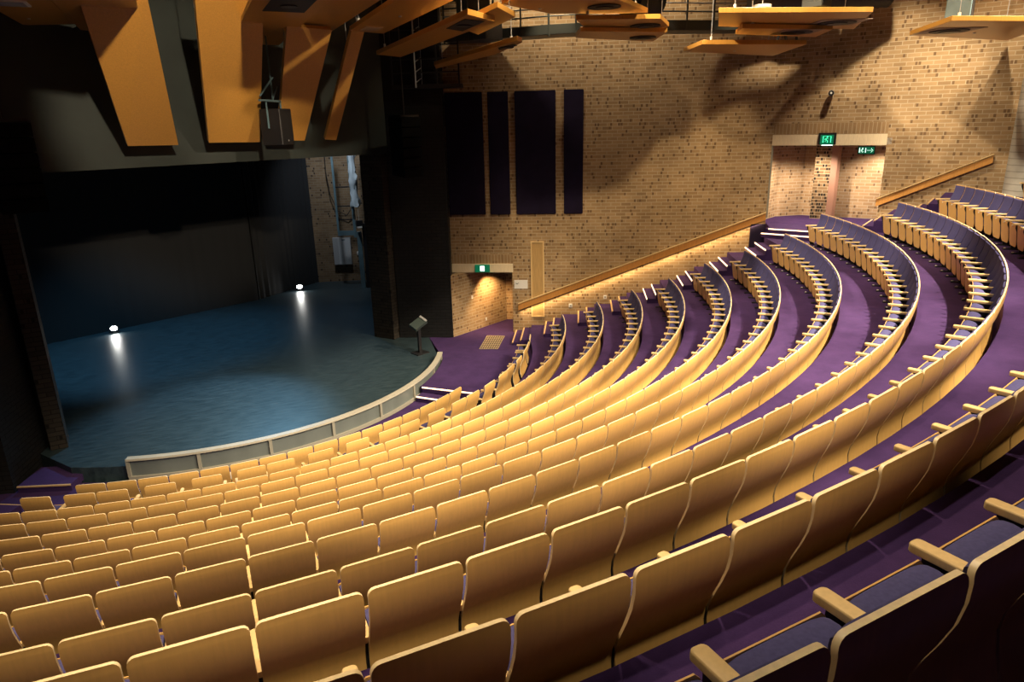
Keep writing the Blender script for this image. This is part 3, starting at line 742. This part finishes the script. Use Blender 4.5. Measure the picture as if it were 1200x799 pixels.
# two bright floor lamps on stage
LAMP = simple('lamp_glow', (1,1,1), .3, emis=(1,.98,.92), estr=130)
for (x, y, lab) in ((-3.45,5.85,'bright small floor lamp at left rear of the stage'), (3.85,10.0-.35,'bright small floor lamp at right rear of the stage')):
    root = empty('floor_lamp', (x, y, 0)); tag(root, lab, 'lamp', None)
    bm = bmesh.new(); box(bm, -.15,.15,-.10,.10,0,.04); box(bm, -.17,-.15,-.04,.04,.04,.24); box(bm, .15,.17,-.04,.04,.04,.24); fin('base', bm, BLACKM, root)
    bm = bmesh.new(); box(bm, -.14,.14,-.05,.09,.08,.30); fin('housing', bm, BLACKM, root)
    bm = bmesh.new()
    c = [bm.verts.new((.115*cos(2*PI*i/20), -.052, .19+.08*sin(2*PI*i/20))) for i in range(20)]; bm.faces.new(c)
    fin('lens', bm, LAMP, root)
    root.rotation_euler.z = math.atan2(-22.9-y, -x)+PI/2

# ---------------------------------------------------------------- things in the right wing
a_ = Vector((5.38,10.92,0)); dw = Vector((7.94-5.38, 10.10-10.92, 0)).normalized(); MW = wallM((5.38,10.92), (dw.x,dw.y), (dw.y,-dw.x))
root = empty('electrical_cabinet', MW @ Vector((.9,.1,.75))); tag(root, 'pale grey two-door cabinet on the brick wing wall', 'cabinet')
fin('body', onroot(root, MW, .42, 1.25, .0, .22, .85, 2.15), GREYM, root)
fin('door', onroot(root, MW, .42, .66, .22, .24, .87, 2.13), GREYM, root); dd = fin('door', onroot(root, MW, .67, 1.24, .22, .24, .87, 2.13), simple('pale_grey_enamel', (.5,.52,.53), .4), root)
fin('label_plate', onroot(root, MW, .85, 1.0, .24, .245, 2.02, 2.08), BLUEGREY, dd)
root = empty('wall_socket', MW @ Vector((1.55,.0,1.35))); tag(root, 'small white box right of the grey cabinet in the wing', 'socket')
fin('box', onroot(root, MW, 1.50, 1.60, 0, .05, 1.25, 1.42), WHITEP, root); fin('cover', onroot(root, MW, 1.515, 1.585, .05, .06, 1.27, 1.40), GREYM, root)
root = empty('steel_wing_frame', (6.55,8.9,0)); tag(root, 'blue-grey steel ladder frame standing in the right wing', 'frame'); 
MF = wallM((5.75,9.15), (dw.x,dw.y), (dw.y,-dw.x))
def fo(t0,t1,s0,s1,z0,z1): return onroot(root, MF, t0,t1,s0,s1,z0,z1)
fin('post', fo(.0,.09,0,.09,2.45,6.6), BLUEGREY, root); fin('post', fo(.72,.84,0,.12,2.35,6.6), BLUEGREY, root); fin('post', fo(.86,1.06,0,.2,0,2.6), BLUEGREY, root)
fin('post', fo(1.12,1.32,.1,.25,0,3.0), BLACKM, root)
for z in (2.45, 3.15, 3.75, 4.6): fin('rung', fo(.05,.78,.02,.07,z,z+(.22 if z < 2.6 else .05)), BLUEGREY if z < 2.6 else BLACKM, root)
# draped plastic sheet hanging by the frame
bm = bmesh.new(); ring = []
rnd = random.Random(3)
for j in range(16):
    z = 6.6-j*.19; rr = .16+.05*sin(j*.9)+(.06 if j > 11 else 0)*(1 if j < 15 else .2); ring.append([bm.verts.new((rr*(1+.35*rnd.uniform(-1,1))*cos(2*PI*k/14), rr*.8*(1+.35*rnd.uniform(-1,1))*sin(2*PI*k/14), z-3.7+.05*sin(k*2+j))) for k in range(14)])
for p, q in zip(ring, ring[1:]):
    for k in range(14): bm.faces.new((p[k], p[(k+1)%14], q[(k+1)%14], q[k]))
bm.faces.new(ring[-1]); bm.faces.new(ring[0][::-1])
o = fin('plastic_bundle', bm, simple('clear_plastic', (.42,.50,.55), .2, spec=.8), smooth=True); o.location = (6.55,8.65,3.72); tag(o, 'crumpled translucent plastic sheeting hung on the steel frame in the wing', 'plastic sheet')
root = empty('chain_hoist', (6.62,8.5,2.9)); tag(root, 'small dark hoist motor hanging beneath the plastic sheeting', 'hoist')
bm = bmesh.new(); box(bm, -.14,.14,-.1,.1,.0,.25); fin('motor', bm, BLACKM, root)
bm = bmesh.new(); box(bm, -.10,.10,-.11,.09,-.08,.0); fin('cover', bm, WHITEP, root)
bm = bmesh.new(); tube(bm, [(0,0,.25),(0,0,1.0)], .012, 6); fin('chain', bm, CHROME, root)
root = empty('wing_cable', (5.7,10.6,4)); tag(root, 'thin black cable looping down the brick wing wall', 'cable')
bm = bmesh.new(); tube(bm, [(.02,-.1,2.2),(.0,-.1,1.2),(.1,-.12,.2),(.35,-.2,-.55),(.75,-.3,-.8),(1.0,-.5,-.4)], .02, 6); fin('cable_run', bm, BLACKM, root)

# ---------------------------------------------------------------- ceiling reflectors
def cloud(name, poly, z, label, th=.10, holes=(), kind='cloud', wires=True, dots=()):
    cx = sum(p[0] for p in poly)/len(poly); cy = sum(p[1] for p in poly)/len(poly)
    root = empty(name, (cx, cy, z)); tag(root, label, 'ceiling panel', 'hanging timber reflectors')
    P = [(x-cx, y-cy) for x, y in poly]
    bm = bmesh.new(); prism(bm, P, 0, th); bmesh.ops.bevel(bm, geom=bm.edges[:], offset=.006, segments=1, affect='EDGES'); fin('board', bm, CLOUDM, root)
    for hq_ in holes:
        kind_, hp_ = hq_
        if kind_ == 'rect':
            bm = bmesh.new(); prism(bm, [(x-cx, y-cy) for x, y in hp_], -.012, -.001); f = fin('speaker_recess', bm, BLACKP, root)
            mx = sum(x for x, y in hp_)/len(hp_)-cx; my = sum(y for x, y in hp_)/len(hp_)-cy
            bm = bmesh.new(); tube(bm, [(mx, my, -.03), (mx, my, -.011)], .16, 20); fin('cone', bm, BLACKM, f)
        else:
            (mx, my, r) = hp_; mx -= cx; my -= cy
            if kind_ == 'spot':
                bm = bmesh.new(); box(bm, mx-r*1.35, mx+r*1.35, my-r*1.25, my+r*1.25, -.012, -.001, Matrix.Translation((mx,my,0)) @ Matrix.Rotation(math.radians(-25),4,'Z') @ Matrix.Translation((-mx,-my,0)))
                f = fin('mounting_plate', bm, simple('dull_plate', (.30,.22,.15), .6), root)
            else: f = root
            bm = bmesh.new(); tube(bm, [(mx, my, -.03), (mx, my, -.011)], r, 24); g = fin('speaker_recess', bm, BLACKP, f)
            bm = bmesh.new(); tube(bm, [(mx, my, -.05), (mx, my, -.03)], r*.55, 20); fin('cone', bm, BLACKM, g)
    for (x, y) in dots:
        bm = bmesh.new(); tube(bm, [(x-cx, y-cy, -.02), (x-cx, y-cy, -.001)], .035, 10); fin('sprinkler_rosette', bm, CHROME, root)
    if wires:
        for i in (0, len(P)//2):
            x, y = P[i][0]*.8, P[i][1]*.8
            bm = bmesh.new(); tube(bm, [(x, y, th), (x, y, TOP-z)], .008, 5); fin('hanging_wire', bm, GREYM, root)
            bm = bmesh.new(); tube(bm, [(x, y, th), (x, y, th+.10)], .03, 8); fin('wire_clamp', bm, CHROME, root)
G = 'ceiling_reflector'
cloud(G, [(-2.83,-3.8),(-1.81,-4.2),(-1.84,-9.2),(-3.02,-9.0)], 9.4, 'leftmost long timber ceiling reflector with pale vent, over left stage front', dots=[(-2.55,-4.9)], holes=[])
cloud(G, [(-1.81,-1.47),(-.51,-1.76),(-.42,-10.6),(-1.79,-10.2)], 9.38, 'long timber reflector second from left, reaching lower than the leftmost', dots=[(-1.1,-6.8)])
cloud(G, [(1.46,-1.91),(2.71,-1.77),(2.77,-10.8),(1.43,-10.6)], 9.33, 'long timber reflector with square black speaker opening, left of centre', holes=[('rect', [(1.72,-7.61),(2.51,-7.61),(2.51,-9.19),(1.75,-8.97)])], dots=[(1.75,-3.1)])
cloud(G, [(2.81,-3.51),(3.74,-3.39),(3.83,-10.8),(2.87,-10.6)], 9.45, 'long plain timber reflector immediately right of the square-opening one')
cloud(G, [(3.97,-4.96),(4.88,-4.61),(4.96,-11.3),(3.9,-11.1)], 9.35, 'long timber reflector with small pale vent near its far end', dots=[(4.5,-7.5)])
cloud(G, [(5.03,-3.18),(5.87,-2.61),(5.74,-9.67),(4.91,-10.37)], 9.0, 'narrow timber reflector with dark slot, above the left purple panels', holes=[('rect', [(5.13,-8.59),(5.59,-8.3),(5.5,-9.72),(5.03,-9.9)])])
cloud(G, [(5.56,-8.01),(5.44,-10.5),(6.25,-9.5),(6.55,-6.78)], 9.12, 'short timber reflector half hidden behind the slotted narrow one')
cloud(G, [(7.29,-1.43),(7.39,-5.79),(6.95,-8.32),(6.68,-8.65),(6.85,-2.59)], 8.8, 'lowest slim timber reflector just left of the catwalk bend', holes=[('rect', [(6.84,-7.27),(7.01,-6.93),(7.05,-7.85),(6.86,-8.1)])])
cloud(G, [(6.39,-8.54),(7.96,-7.68),(9.43,-8.08),(10.13,-8.41),(8.62,-9.62),(7.77,-10.07),(6.31,-9.64)], 9.5, 'large timber reflector with round speaker at top centre of the photo', holes=[('round', (8.62,-8.95,.36))], dots=[(7.4,-8.3)])
cloud(G, [(8.27,-8.34),(10.09,-8.96),(11.09,-7.93),(11.14,-7.31),(9.41,-6.88)], 9.3, 'upper of two stacked timber reflectors with flat dark slots, top centre', holes=[('round', (10.35,-8.0,.36))])
cloud(G, [(8.88,-7.48),(11.09,-7.87),(11.96,-6.06),(9.41,-6.3)], 9.18, 'lower of two stacked timber reflectors with flat dark slots, top centre', holes=[('round', (11.05,-6.9,.34))])
cloud(G, [(10.33,-10.62),(13.57,-11.63),(15.64,-9.41),(11.78,-8.91)], 9.2, 'wide timber reflector with round speaker on a plate, top right of centre', holes=[('spot', (14.1,-10.25,.42))], dots=[(12.1,-9.7)])
cloud(G, [(11.89,-9.6),(14.28,-9.98),(15.12,-8.7),(12.51,-8.68)], 9.08, 'timber reflector partly covered by the wide top-right one, round speaker below', holes=[('spot', (13.7,-9.45,.36))])
cloud(G, [(11.33,-8.92),(14.0,-9.5),(15.47,-6.91),(11.97,-7.4)], 8.8, 'low timber reflector hanging closest to the bright part of main brick wall', dots=[(13.2,-7.9)])
cloud(G, [(14.39,-12.83),(16.88,-13.42),(19.78,-10.66),(15.86,-10.81)], 8.9, 'rightmost timber reflector with round speaker, in front of the upper wall', holes=[('spot', (15.9,-11.75,.40))], dots=[(17.0,-11.6)])
cloud(G, [(12.15,-14.51),(14.14,-14.91),(12.57,-15.88),(11.2,-15.47)], 8.95, 'sliver of a timber reflector at the top right corner of the photo')
root = empty('ceiling_vent', (-2.5,-6.9,9.37)); tag(root, 'pale square vent grille under the leftmost ceiling reflector', 'vent')
bm = bmesh.new(); box(bm, -.28,.28,-.28,.28,.0,.025); fin('frame', bm, WHITEP, root)
bm = bmesh.new(); box(bm, -.23,.23,-.23,.23,-.008,.0); fin('grille', bm, GREYM, root)
root = empty('ceiling_vent', (4.35,-5.6,9.325)); tag(root, 'pale flat rectangular plate near the far end of a long reflector', 'vent')
bm = bmesh.new(); box(bm, -.2,.2,-.3,.3,.0,.022); fin('frame', bm, simple('pale_plate', (.6,.42,.25), .5), root)
bm = bmesh.new(); box(bm, -.16,.16,-.26,.26,-.006,.0); fin('grille', bm, simple('pale_plate_b', (.55,.38,.22), .5), root)

# tapered boards in front of the stage header
for pts, lab in (([(-1.23,-4.18,6.84),(-.17,-3.68,6.82),(-.27,-7.3,9.72),(-1.42,-7.35,9.72)], 'leftmost sloping timber board above the stage opening'),
                 ([(.53,-3.4,6.85),(1.8,-2.81,6.82),(1.92,-6.29,9.73),(.58,-6.73,9.73)], 'widest sloping timber board above stage, left of the hung loudspeaker'),
                 ([(2.28,-2.60,6.84),(3.04,-2.26,6.82),(3.52,-5.1,9.34),(2.45,-5.48,9.34)], 'sloping timber board above stage, right behind the hung loudspeaker'),
                 ([(3.65,-1.99,6.83),(4.0,-1.81,6.80),(4.37,-4.75,9.36),(4.03,-4.87,9.36)], 'narrow pale twisted timber board, rightmost above the stage opening')):
    V = [Vector(p) for p in pts]; c = V[0].copy(); nn = (V[1]-V[0]).cross(V[3]-V[0]).normalized()
    if nn.z < 0: nn = -nn
    root = empty('sloping_reflector', c); tag(root, lab, 'ceiling panel', 'sloping timber boards over the stage')
    bm = bmesh.new(); lo = [bm.verts.new(p-c) for p in V]; hi = [bm.verts.new(p-c+nn*.10) for p in V]
    bm.faces.new(lo); bm.faces.new(hi[::-1])
    for i in range(4): bm.faces.new((lo[i], lo[(i+1)%4], hi[(i+1)%4], hi[i]))
    fin('board', bm, CLOUDM, root)
    for i in (2, 3):
        p = V[i]*.9+V[0]*.1-c+nn*.1; bm = bmesh.new(); tube(bm, [p, Vector((p.x, p.y, TOP-c.z))], .008, 5); fin('hanging_wire', bm, GREYM, root)

# hung loudspeaker between the boards
root = empty('hung_loudspeaker', (2.13,-3.95,6.76), math.radians(52)); tag(root, 'black box loudspeaker hung between the sloping boards above the stage', 'loudspeaker')
bm = bmesh.new(); prism(bm, [(-.27,-.30),(.27,-.30),(.2,.30),(-.2,.30)], 0, .86); bmesh.ops.bevel(bm, geom=bm.edges[:], offset=.01, segments=1, affect='EDGES'); fin('cabinet', bm, BLACKM, root)
bm = bmesh.new(); box(bm, -.25,.25,-.312,-.302,.03,.83); fin('grille', bm, BLACKP, root)
bm = bmesh.new(); box(bm, -.015,.015,-.318,-.312,.08,.12); fin('badge', bm, GREYM, root)
bm = bmesh.new()
for s in (-.32,.32): bar(bm, (s,0,.4), (s,0,1.05), .03)
bar(bm, (-.6,0,1.05), (.6,0,1.05), .05); bar(bm, (-.55,0,1.15),(.1,0,1.6), .03); bar(bm, (0,0,1.1),(.25,0,1.4), .03); bar(bm, (0,0,1.05),(0,0,2.55), .03)
fin('yoke', bm, BLUEGREY, root)
ARRAYB = simple('array_black', (.0035,.0035,.004), .8, spec=.1)
# line arrays
def line_array(name, x, y, z0, n, rz, label, sc_=1.):
    root = empty(name, (x, y, z0), rz); tag(root, label, 'loudspeaker')
    for i in range(n):
        bm = bmesh.new(); Mt = Matrix.Translation((0, .03*i*0, i*.30*sc_)) @ Matrix.Rotation(math.radians((n-i)*1.5), 4, 'X'); box(bm, -.42*sc_,.42*sc_,-.28,.28,.01,.285*sc_, Mt)
        c = fin('cabinet', bm, ARRAYB, root)
        bm = bmesh.new(); box(bm, -.40*sc_,.40*sc_,-.292,-.281,.03,.265*sc_, Mt); fin('grille', bm, ARRAYB, c)
    bm = bmesh.new(); box(bm, -.4,.4,-.25,.25,n*.30*sc_,n*.30*sc_+.06); bar(bm, (0,0,n*.3*sc_),(0,0,TOP-z0), .03); fin('flying_frame', bm, BLACKM, root)
line_array('line_array', 6.35,-.85, 5.62, 6, math.radians(28), 'tall black hung line array beside the right edge of stage header')
line_array('line_array', -3.35,-5.10, 5.60, 6, math.radians(20), 'tall black hung line array at the far left edge of stage header')

# gantry cage at the top of the black side wall
root = empty('lighting_gantry', (7.6,.1,8.4), math.radians(-28)); tag(root, 'black railed lighting gantry high above the black side wall', 'gantry')
bm = bmesh.new(); box(bm, -1.1,1.1,-.9,.15,-.12,0); fin('deck', bm, BLACKM, root)
for x in (-1.08,-.4,.35,1.06):
    bm = bmesh.new(); bar(bm, (x,-.88,0),(x,-.88,1.6), .05); fin('post', bm, BLACKM, root)
for z in (.35,.75,1.15,1.6):
    bm = bmesh.new(); bar(bm, (-1.08,-.88,z),(1.06,-.88,z), .04); fin('rail', bm, BLACKM, root)
root = empty('lattice_mast', (7.0,-.55,8.3)); tag(root, 'pale metal lattice ladder mast standing inside the black gantry', 'mast')
bm = bmesh.new()
for x in (-.11,.11): bar(bm, (x,0,.0),(x,0,2.6), .04)
fin('stile', bm, GREYM, root)
for k in range(8):
    bm = bmesh.new(); bar(bm, (-.11,0,.15+k*.3),(.11,0,.3+k*.3*1.), .025); fin('rung', bm, GREYM, root)

# catwalk along the brick walls
cw = [Wp(-1.9,.55), Wp(-.3,.95), Wp(1.4,1.5), Wp(3.0,1.75), Wp(4.6,1.6), Wp(6.2,1.1), Up(.1,.75), Up(1.6,.75)]
CZ = 9.62
root = empty('catwalk', (cw[3][0], cw[3][1], CZ)); tag(root, 'dark steel catwalk with railings curving along the top of brick walls', 'catwalk'); off = Vector(root.location)
def offp(i, s):
    a = Vector(cw[max(i-1,0)]); b = Vector(cw[min(i+1,len(cw)-1)]); d = (b-a).normalized(); n = Vector((d.y, -d.x)); p = Vector(cw[i])+n*s; return (p.x, p.y)
STEEL = simple('dark_green_grey_steel', (.035,.042,.042), .45)
bm = bmesh.new(); inner = [offp(i, .0) for i in range(len(cw))]; outer = [offp(i, -.85) for i in range(len(cw))]
for i in range(len(cw)-1): prism(bm, [inner[i], inner[i+1], outer[i+1], outer[i]], CZ, CZ+.05)
for v in bm.verts: v.co -= off
fin('deck', bm, STEEL, root)
bm = bmesh.new()
for i in range(len(cw)-1): bar(bm, Vector((*inner[i],CZ+.14))-off, Vector((*inner[i+1],CZ+.14))-off, .04, .26)
fin('fascia', bm, STEEL, root)
for k, z in enumerate((.50,.72,.94,1.15)):
    bm = bmesh.new(); 
    tube(bm, [Vector((*p, CZ+z))-off for p in inner], .022, 8); fin('rail', bm, STEEL if k != 1 else GREYM, root)
for i in range(len(cw)):
    bm = bmesh.new(); p = inner[i]; bar(bm, Vector((*p,CZ-.05))-off, Vector((*p,CZ+1.15))-off, .05); fin('post', bm, STEEL, root)
    if i < len(cw)-1:
        p = ((inner[i][0]+inner[i+1][0])/2, (inner[i][1]+inner[i+1][1])/2); bm = bmesh.new(); bar(bm, Vector((*p,CZ))-off, Vector((*p,CZ+1.15))-off, .04); fin('post', bm, STEEL, root)
# dark machinery above the panels
def blob(name, x, y, z, r, L, rz, label, cat='duct'):
    root = empty(name, (x, y, z), rz); tag(root, label, cat)
    bm = bmesh.new(); tube(bm, [(-L/2,0,0),(L/2,0,0)], r, 28); fin('body', bm, simple(name+'_black', (.012,.014,.016), .5), root, smooth=True)
    for s in (-1, 1):
        bm = bmesh.new(); tube(bm, [(s*L/2*.98,0,0),(s*L/2,0,0)], r*1.03, 28); fin('collar', bm, BLACKM, root)
    bm = bmesh.new(); bar(bm, (0,0,r), (0,0,TOP-z), .04); fin('hanger', bm, BLACKM, root)
blob('air_duct', 12.25,-5.0,10.42,.48,1.1,.3, 'black drum shaped duct hanging between two timber reflectors at top centre')
blob('air_duct', 16.3,-7.6,10.38,.44,3.7,-.44, 'large black round duct above the wide top-right reflector')
def spk(x, y, z, w, h, rz, label, mat=None):
    root = empty('box_loudspeaker', (x, y, z), rz); tag(root, label, 'loudspeaker')
    bm = bmesh.new(); box(bm, -w/2,w/2,-.25,.25,0,h); bmesh.ops.bevel(bm, geom=bm.edges[:], offset=.015, segments=1, affect='EDGES'); fin('cabinet', bm, mat or simple('speaker_grey', (.06,.075,.075), .5), root)
    bm = bmesh.new(); box(bm, -w/2+.03,w/2-.03,-.262,-.252,.03,h-.03); fin('grille', bm, BLACKM, root)
    bm = bmesh.new(); bar(bm, (0,0,h),(0,0,TOP-z), .03); fin('hanging_rod', bm, CHROME, root)
spk(7.6,-3.9,9.97,.8,.7,.3, 'dark grey box loudspeaker above the narrow reflectors near the gantry')
spk(8.55,-2.6,9.50,.8,.9,.5, 'dark box loudspeaker behind the lowest slim reflector')
spk(16.5,-11.5,9.16,.55,1.2,.5, 'blue grey box fitting standing above the rightmost reflector', BLUEGREY)
spk(14.3,-9.4,9.62,.5,.45,.3, 'small dark box fitting above the wide top-right reflector')
root = empty('white_dish_light', (13.45,-8.5,9.72)); tag(root, 'small white dish fitting resting over the wide top-right reflector', 'lamp')
bm = bmesh.new(); tube(bm, [(0,0,0),(0,0,.07)], .22, 20); fin('dish', bm, WHITEP, root)
bm = bmesh.new(); tube(bm, [(0,0,.07),(0,0,3.45)], .012, 6); fin('stem', bm, CHROME, root)
# floor steps/truss bits under the catwalk
root = empty('truss_leg', (15.6,-7.35,9.1)); tag(root, 'black raking truss legs between the low reflector and the catwalk', 'truss')
for a, b in (((-.5,0,-.1),(-.15,0,1.0)),((-.1,0,-.1),(-.35,0,1.0)),((.3,0,-.1),(.05,0,1.0))):
    bm = bmesh.new(); bar(bm, a, b, .05); fin('leg', bm, BLACKM, root)

# ---------------------------------------------------------------- lights
def spot(x, y, z, tx, ty, tz, W, col, ang_=80, blend=.6, size=.12):
    l = bpy.data.lights.new('house_light', 'SPOT'); l.energy = W; l.color = col; l.spot_size = math.radians(ang_); l.spot_blend = blend; l.shadow_soft_size = size
    o = bpy.data.objects.new('house_light', l); COL.objects.link(o); o.location = (x, y, z)
    d = Vector((tx-x, ty-y, tz-z)); o.rotation_euler = d.to_track_quat('-Z', 'Y').to_euler(); return o
WARM = (1., .74, .44); WARM2 = (1., .80, .55); COOL = (.28, .66, 1.)
HL = [  # (angle deg, radius, watts, aimed radius)
 (-2, 11.8, 1100, 11.5), (8, 12.0, 1700, 11), (20, 12.5, 1700, 10), (36, 12.5, 2000, 10), (52, 12.0, 1800, 10),
 (-8, 14.5, 2300, 14.5), (6, 16.0, 2500, 15.5), (-2, 18.5, 1900, 18.5), (13, 18.6, 1700, 18.4), (24, 17.2, 2600, 14), (38, 17.2, 3000, 14), (52, 16.5, 2700, 14),

 ]
for dg, R, w, tr in HL:
    x, y = pol(R, math.radians(dg)); tx, ty = pol(tr, math.radians(dg)); spot(x, y, 12.6, tx, ty, 3.0, w*.85, WARM2 if dg > 22 else WARM, 80 if dg > 0 else 60, .75)
# rear row of lights raking down the seat backs, cut off before the last row
for dg, w in ((-16, 450), (-5, 800), (6, 1700), (17, 5400), (28, 9000), (39, 9200), (50, 7600)):
    x, y = pol(23.6, math.radians(dg)); tx, ty = pol(15.0, math.radians(dg)); spot(x, y, 12.8, tx, ty, 2.2, w*1.12, WARM2, 47.5, .35, .12)
# downlights over the two rearmost rows
for dg, w in ((1, 700), (11, 950), (22, 1100), (33, 1100), (44, 900)):
    x, y = pol(19.6, math.radians(dg)); tx, ty = pol(22.2, math.radians(dg)); spot(x, y, 12.6, tx, ty, 5.4, w, WARM2, 52, .6, .12)
# lights from above the stage side that catch the seat fronts, handrail and column at the right
spot(5.0,-10.8,12.5, 16.5,-9.5,3.5, 6500, WARM2, 50, .8, .15)
spot(4.5,-14.5,12.4, 13.2,-4.6,2.6, 4200, (1.,.76,.46), 44, .8, .15)
spot(8.5,-13.5,12.5, 18.5,-10.5,4.5, 3600, WARM2, 50, .8, .15)
# lights washing the aisle wall, and the strip of light concealed under the long handrail
for t in (1.5, 4.2, 6.9): p = Wp(t, 2.2); q = Wp(t, .6); spot(p[0], p[1], 12.4, q[0], q[1], 1.5, 2100, (1.,.76,.46), 40, .8, .12)
la = bpy.data.lights.new('handrail_light', 'AREA'); la.shape = 'RECTANGLE'; la.size = 8.6; la.size_y = .03; la.energy = 60; la.color = (1., .68, .34)
oa = bpy.data.objects.new('handrail_light', la); COL.objects.link(oa)
pa, pb = Vector((*Wp(.25, .12), .80)), Vector((*Wp(8.35, .12), 3.86)); xa = (pb-pa).normalized(); ya = Vector((n1[0], n1[1], 0)); za = xa.cross(ya).normalized()
if za.z < 0: za = -za; ya = -ya
oa.matrix_world = Matrix((xa, ya, za)).transposed().to_4x4(); oa.location = (pa+pb)/2
# lights at the rear of the house, raking forward to the boards over the stage
spot(1.5,-19.5,11.2, .4,-4.6,7.9, 8000, WARM2, 24, .6, .12)
spot(6.5,-18.5,11.2, 3.0,-4.0,7.7, 5000, WARM2, 20, .6, .12)
# lower exit and upper exit downlights
spot(9.35,-.62,2.17, 9.5,-.1,0, 420, (1.,.60,.26), 105, .7, .06)
spot(19.2,-5.2,6.25, 19.3,-5.1,3, 650, (1.,.80,.60), 140, .6, .06)
spot(20.9,-6.6,6.25, 21.0,-6.5,3, 480, (1.,.80,.60), 140, .6, .06)
# catwalk wash on the bricks above it
for t in (1.0, 4.0): p = Wp(t, 1.2); q = Wp(t, 0); spot(p[0], p[1], 12.4, q[0], q[1], 10.0, 600, WARM2, 120, .6)
for t, tz, w_ in ((1.2, 5.2, 1700), (3.4, 5.2, 2100), (5.6, 5.5, 1500)):
    p = Up(t, 2.9); q = Up(t, 0); spot(p[0], p[1], 12.3, q[0], q[1], tz, w_, WARM2, 66, .8)
# cold stage lights
spot(2.2,3.5,9.6, -.6,-5.0,0, 4800, COOL, 34, .7, .15)
spot(-3.5,.5,9.6, -2.2,2.8,0, 2600, COOL, 62, .7, .2)
spot(4.0,5.0,9.6, 2.0,2.5,0, 800, COOL, 80, .8, .2)
spot(5.2,6.8,8.5, 6.6,9.8,4, 650, (.85,.92,1.), 90, .8, .2)
w = bpy.data.worlds.new('World'); sc.world = w; w.use_nodes = True
w.node_tree.nodes['Background'].inputs[0].default_value = (.5,.6,.8,1); w.node_tree.nodes['Background'].inputs[1].default_value = .0

# ---------------------------------------------------------------- camera
f = 807.643
C_ = Vector((0, -22.952838, 7.094688)); F_ = Vector((0.38945586,0.87133422,-0.2984976)); U_ = Vector((0.14355651,0.26269961,0.95413859)); R_ = Vector((0.9097888,-0.41444614,-0.0227758))
cam = bpy.data.cameras.new('camera'); co = bpy.data.objects.new('camera', cam); COL.objects.link(co)
cam.sensor_width = 36; cam.lens = 36*f/1200; cam.clip_start = .05; cam.clip_end = 200
co.matrix_world = Matrix((R_, U_, -F_)).transposed().to_4x4(); co.location = C_
sc.camera = co
vs = sc.view_settings
vs.view_transform = 'Standard'; vs.look = 'None'; vs.gamma = 1; vs.use_curve_mapping = False; vs.exposure = 0.0
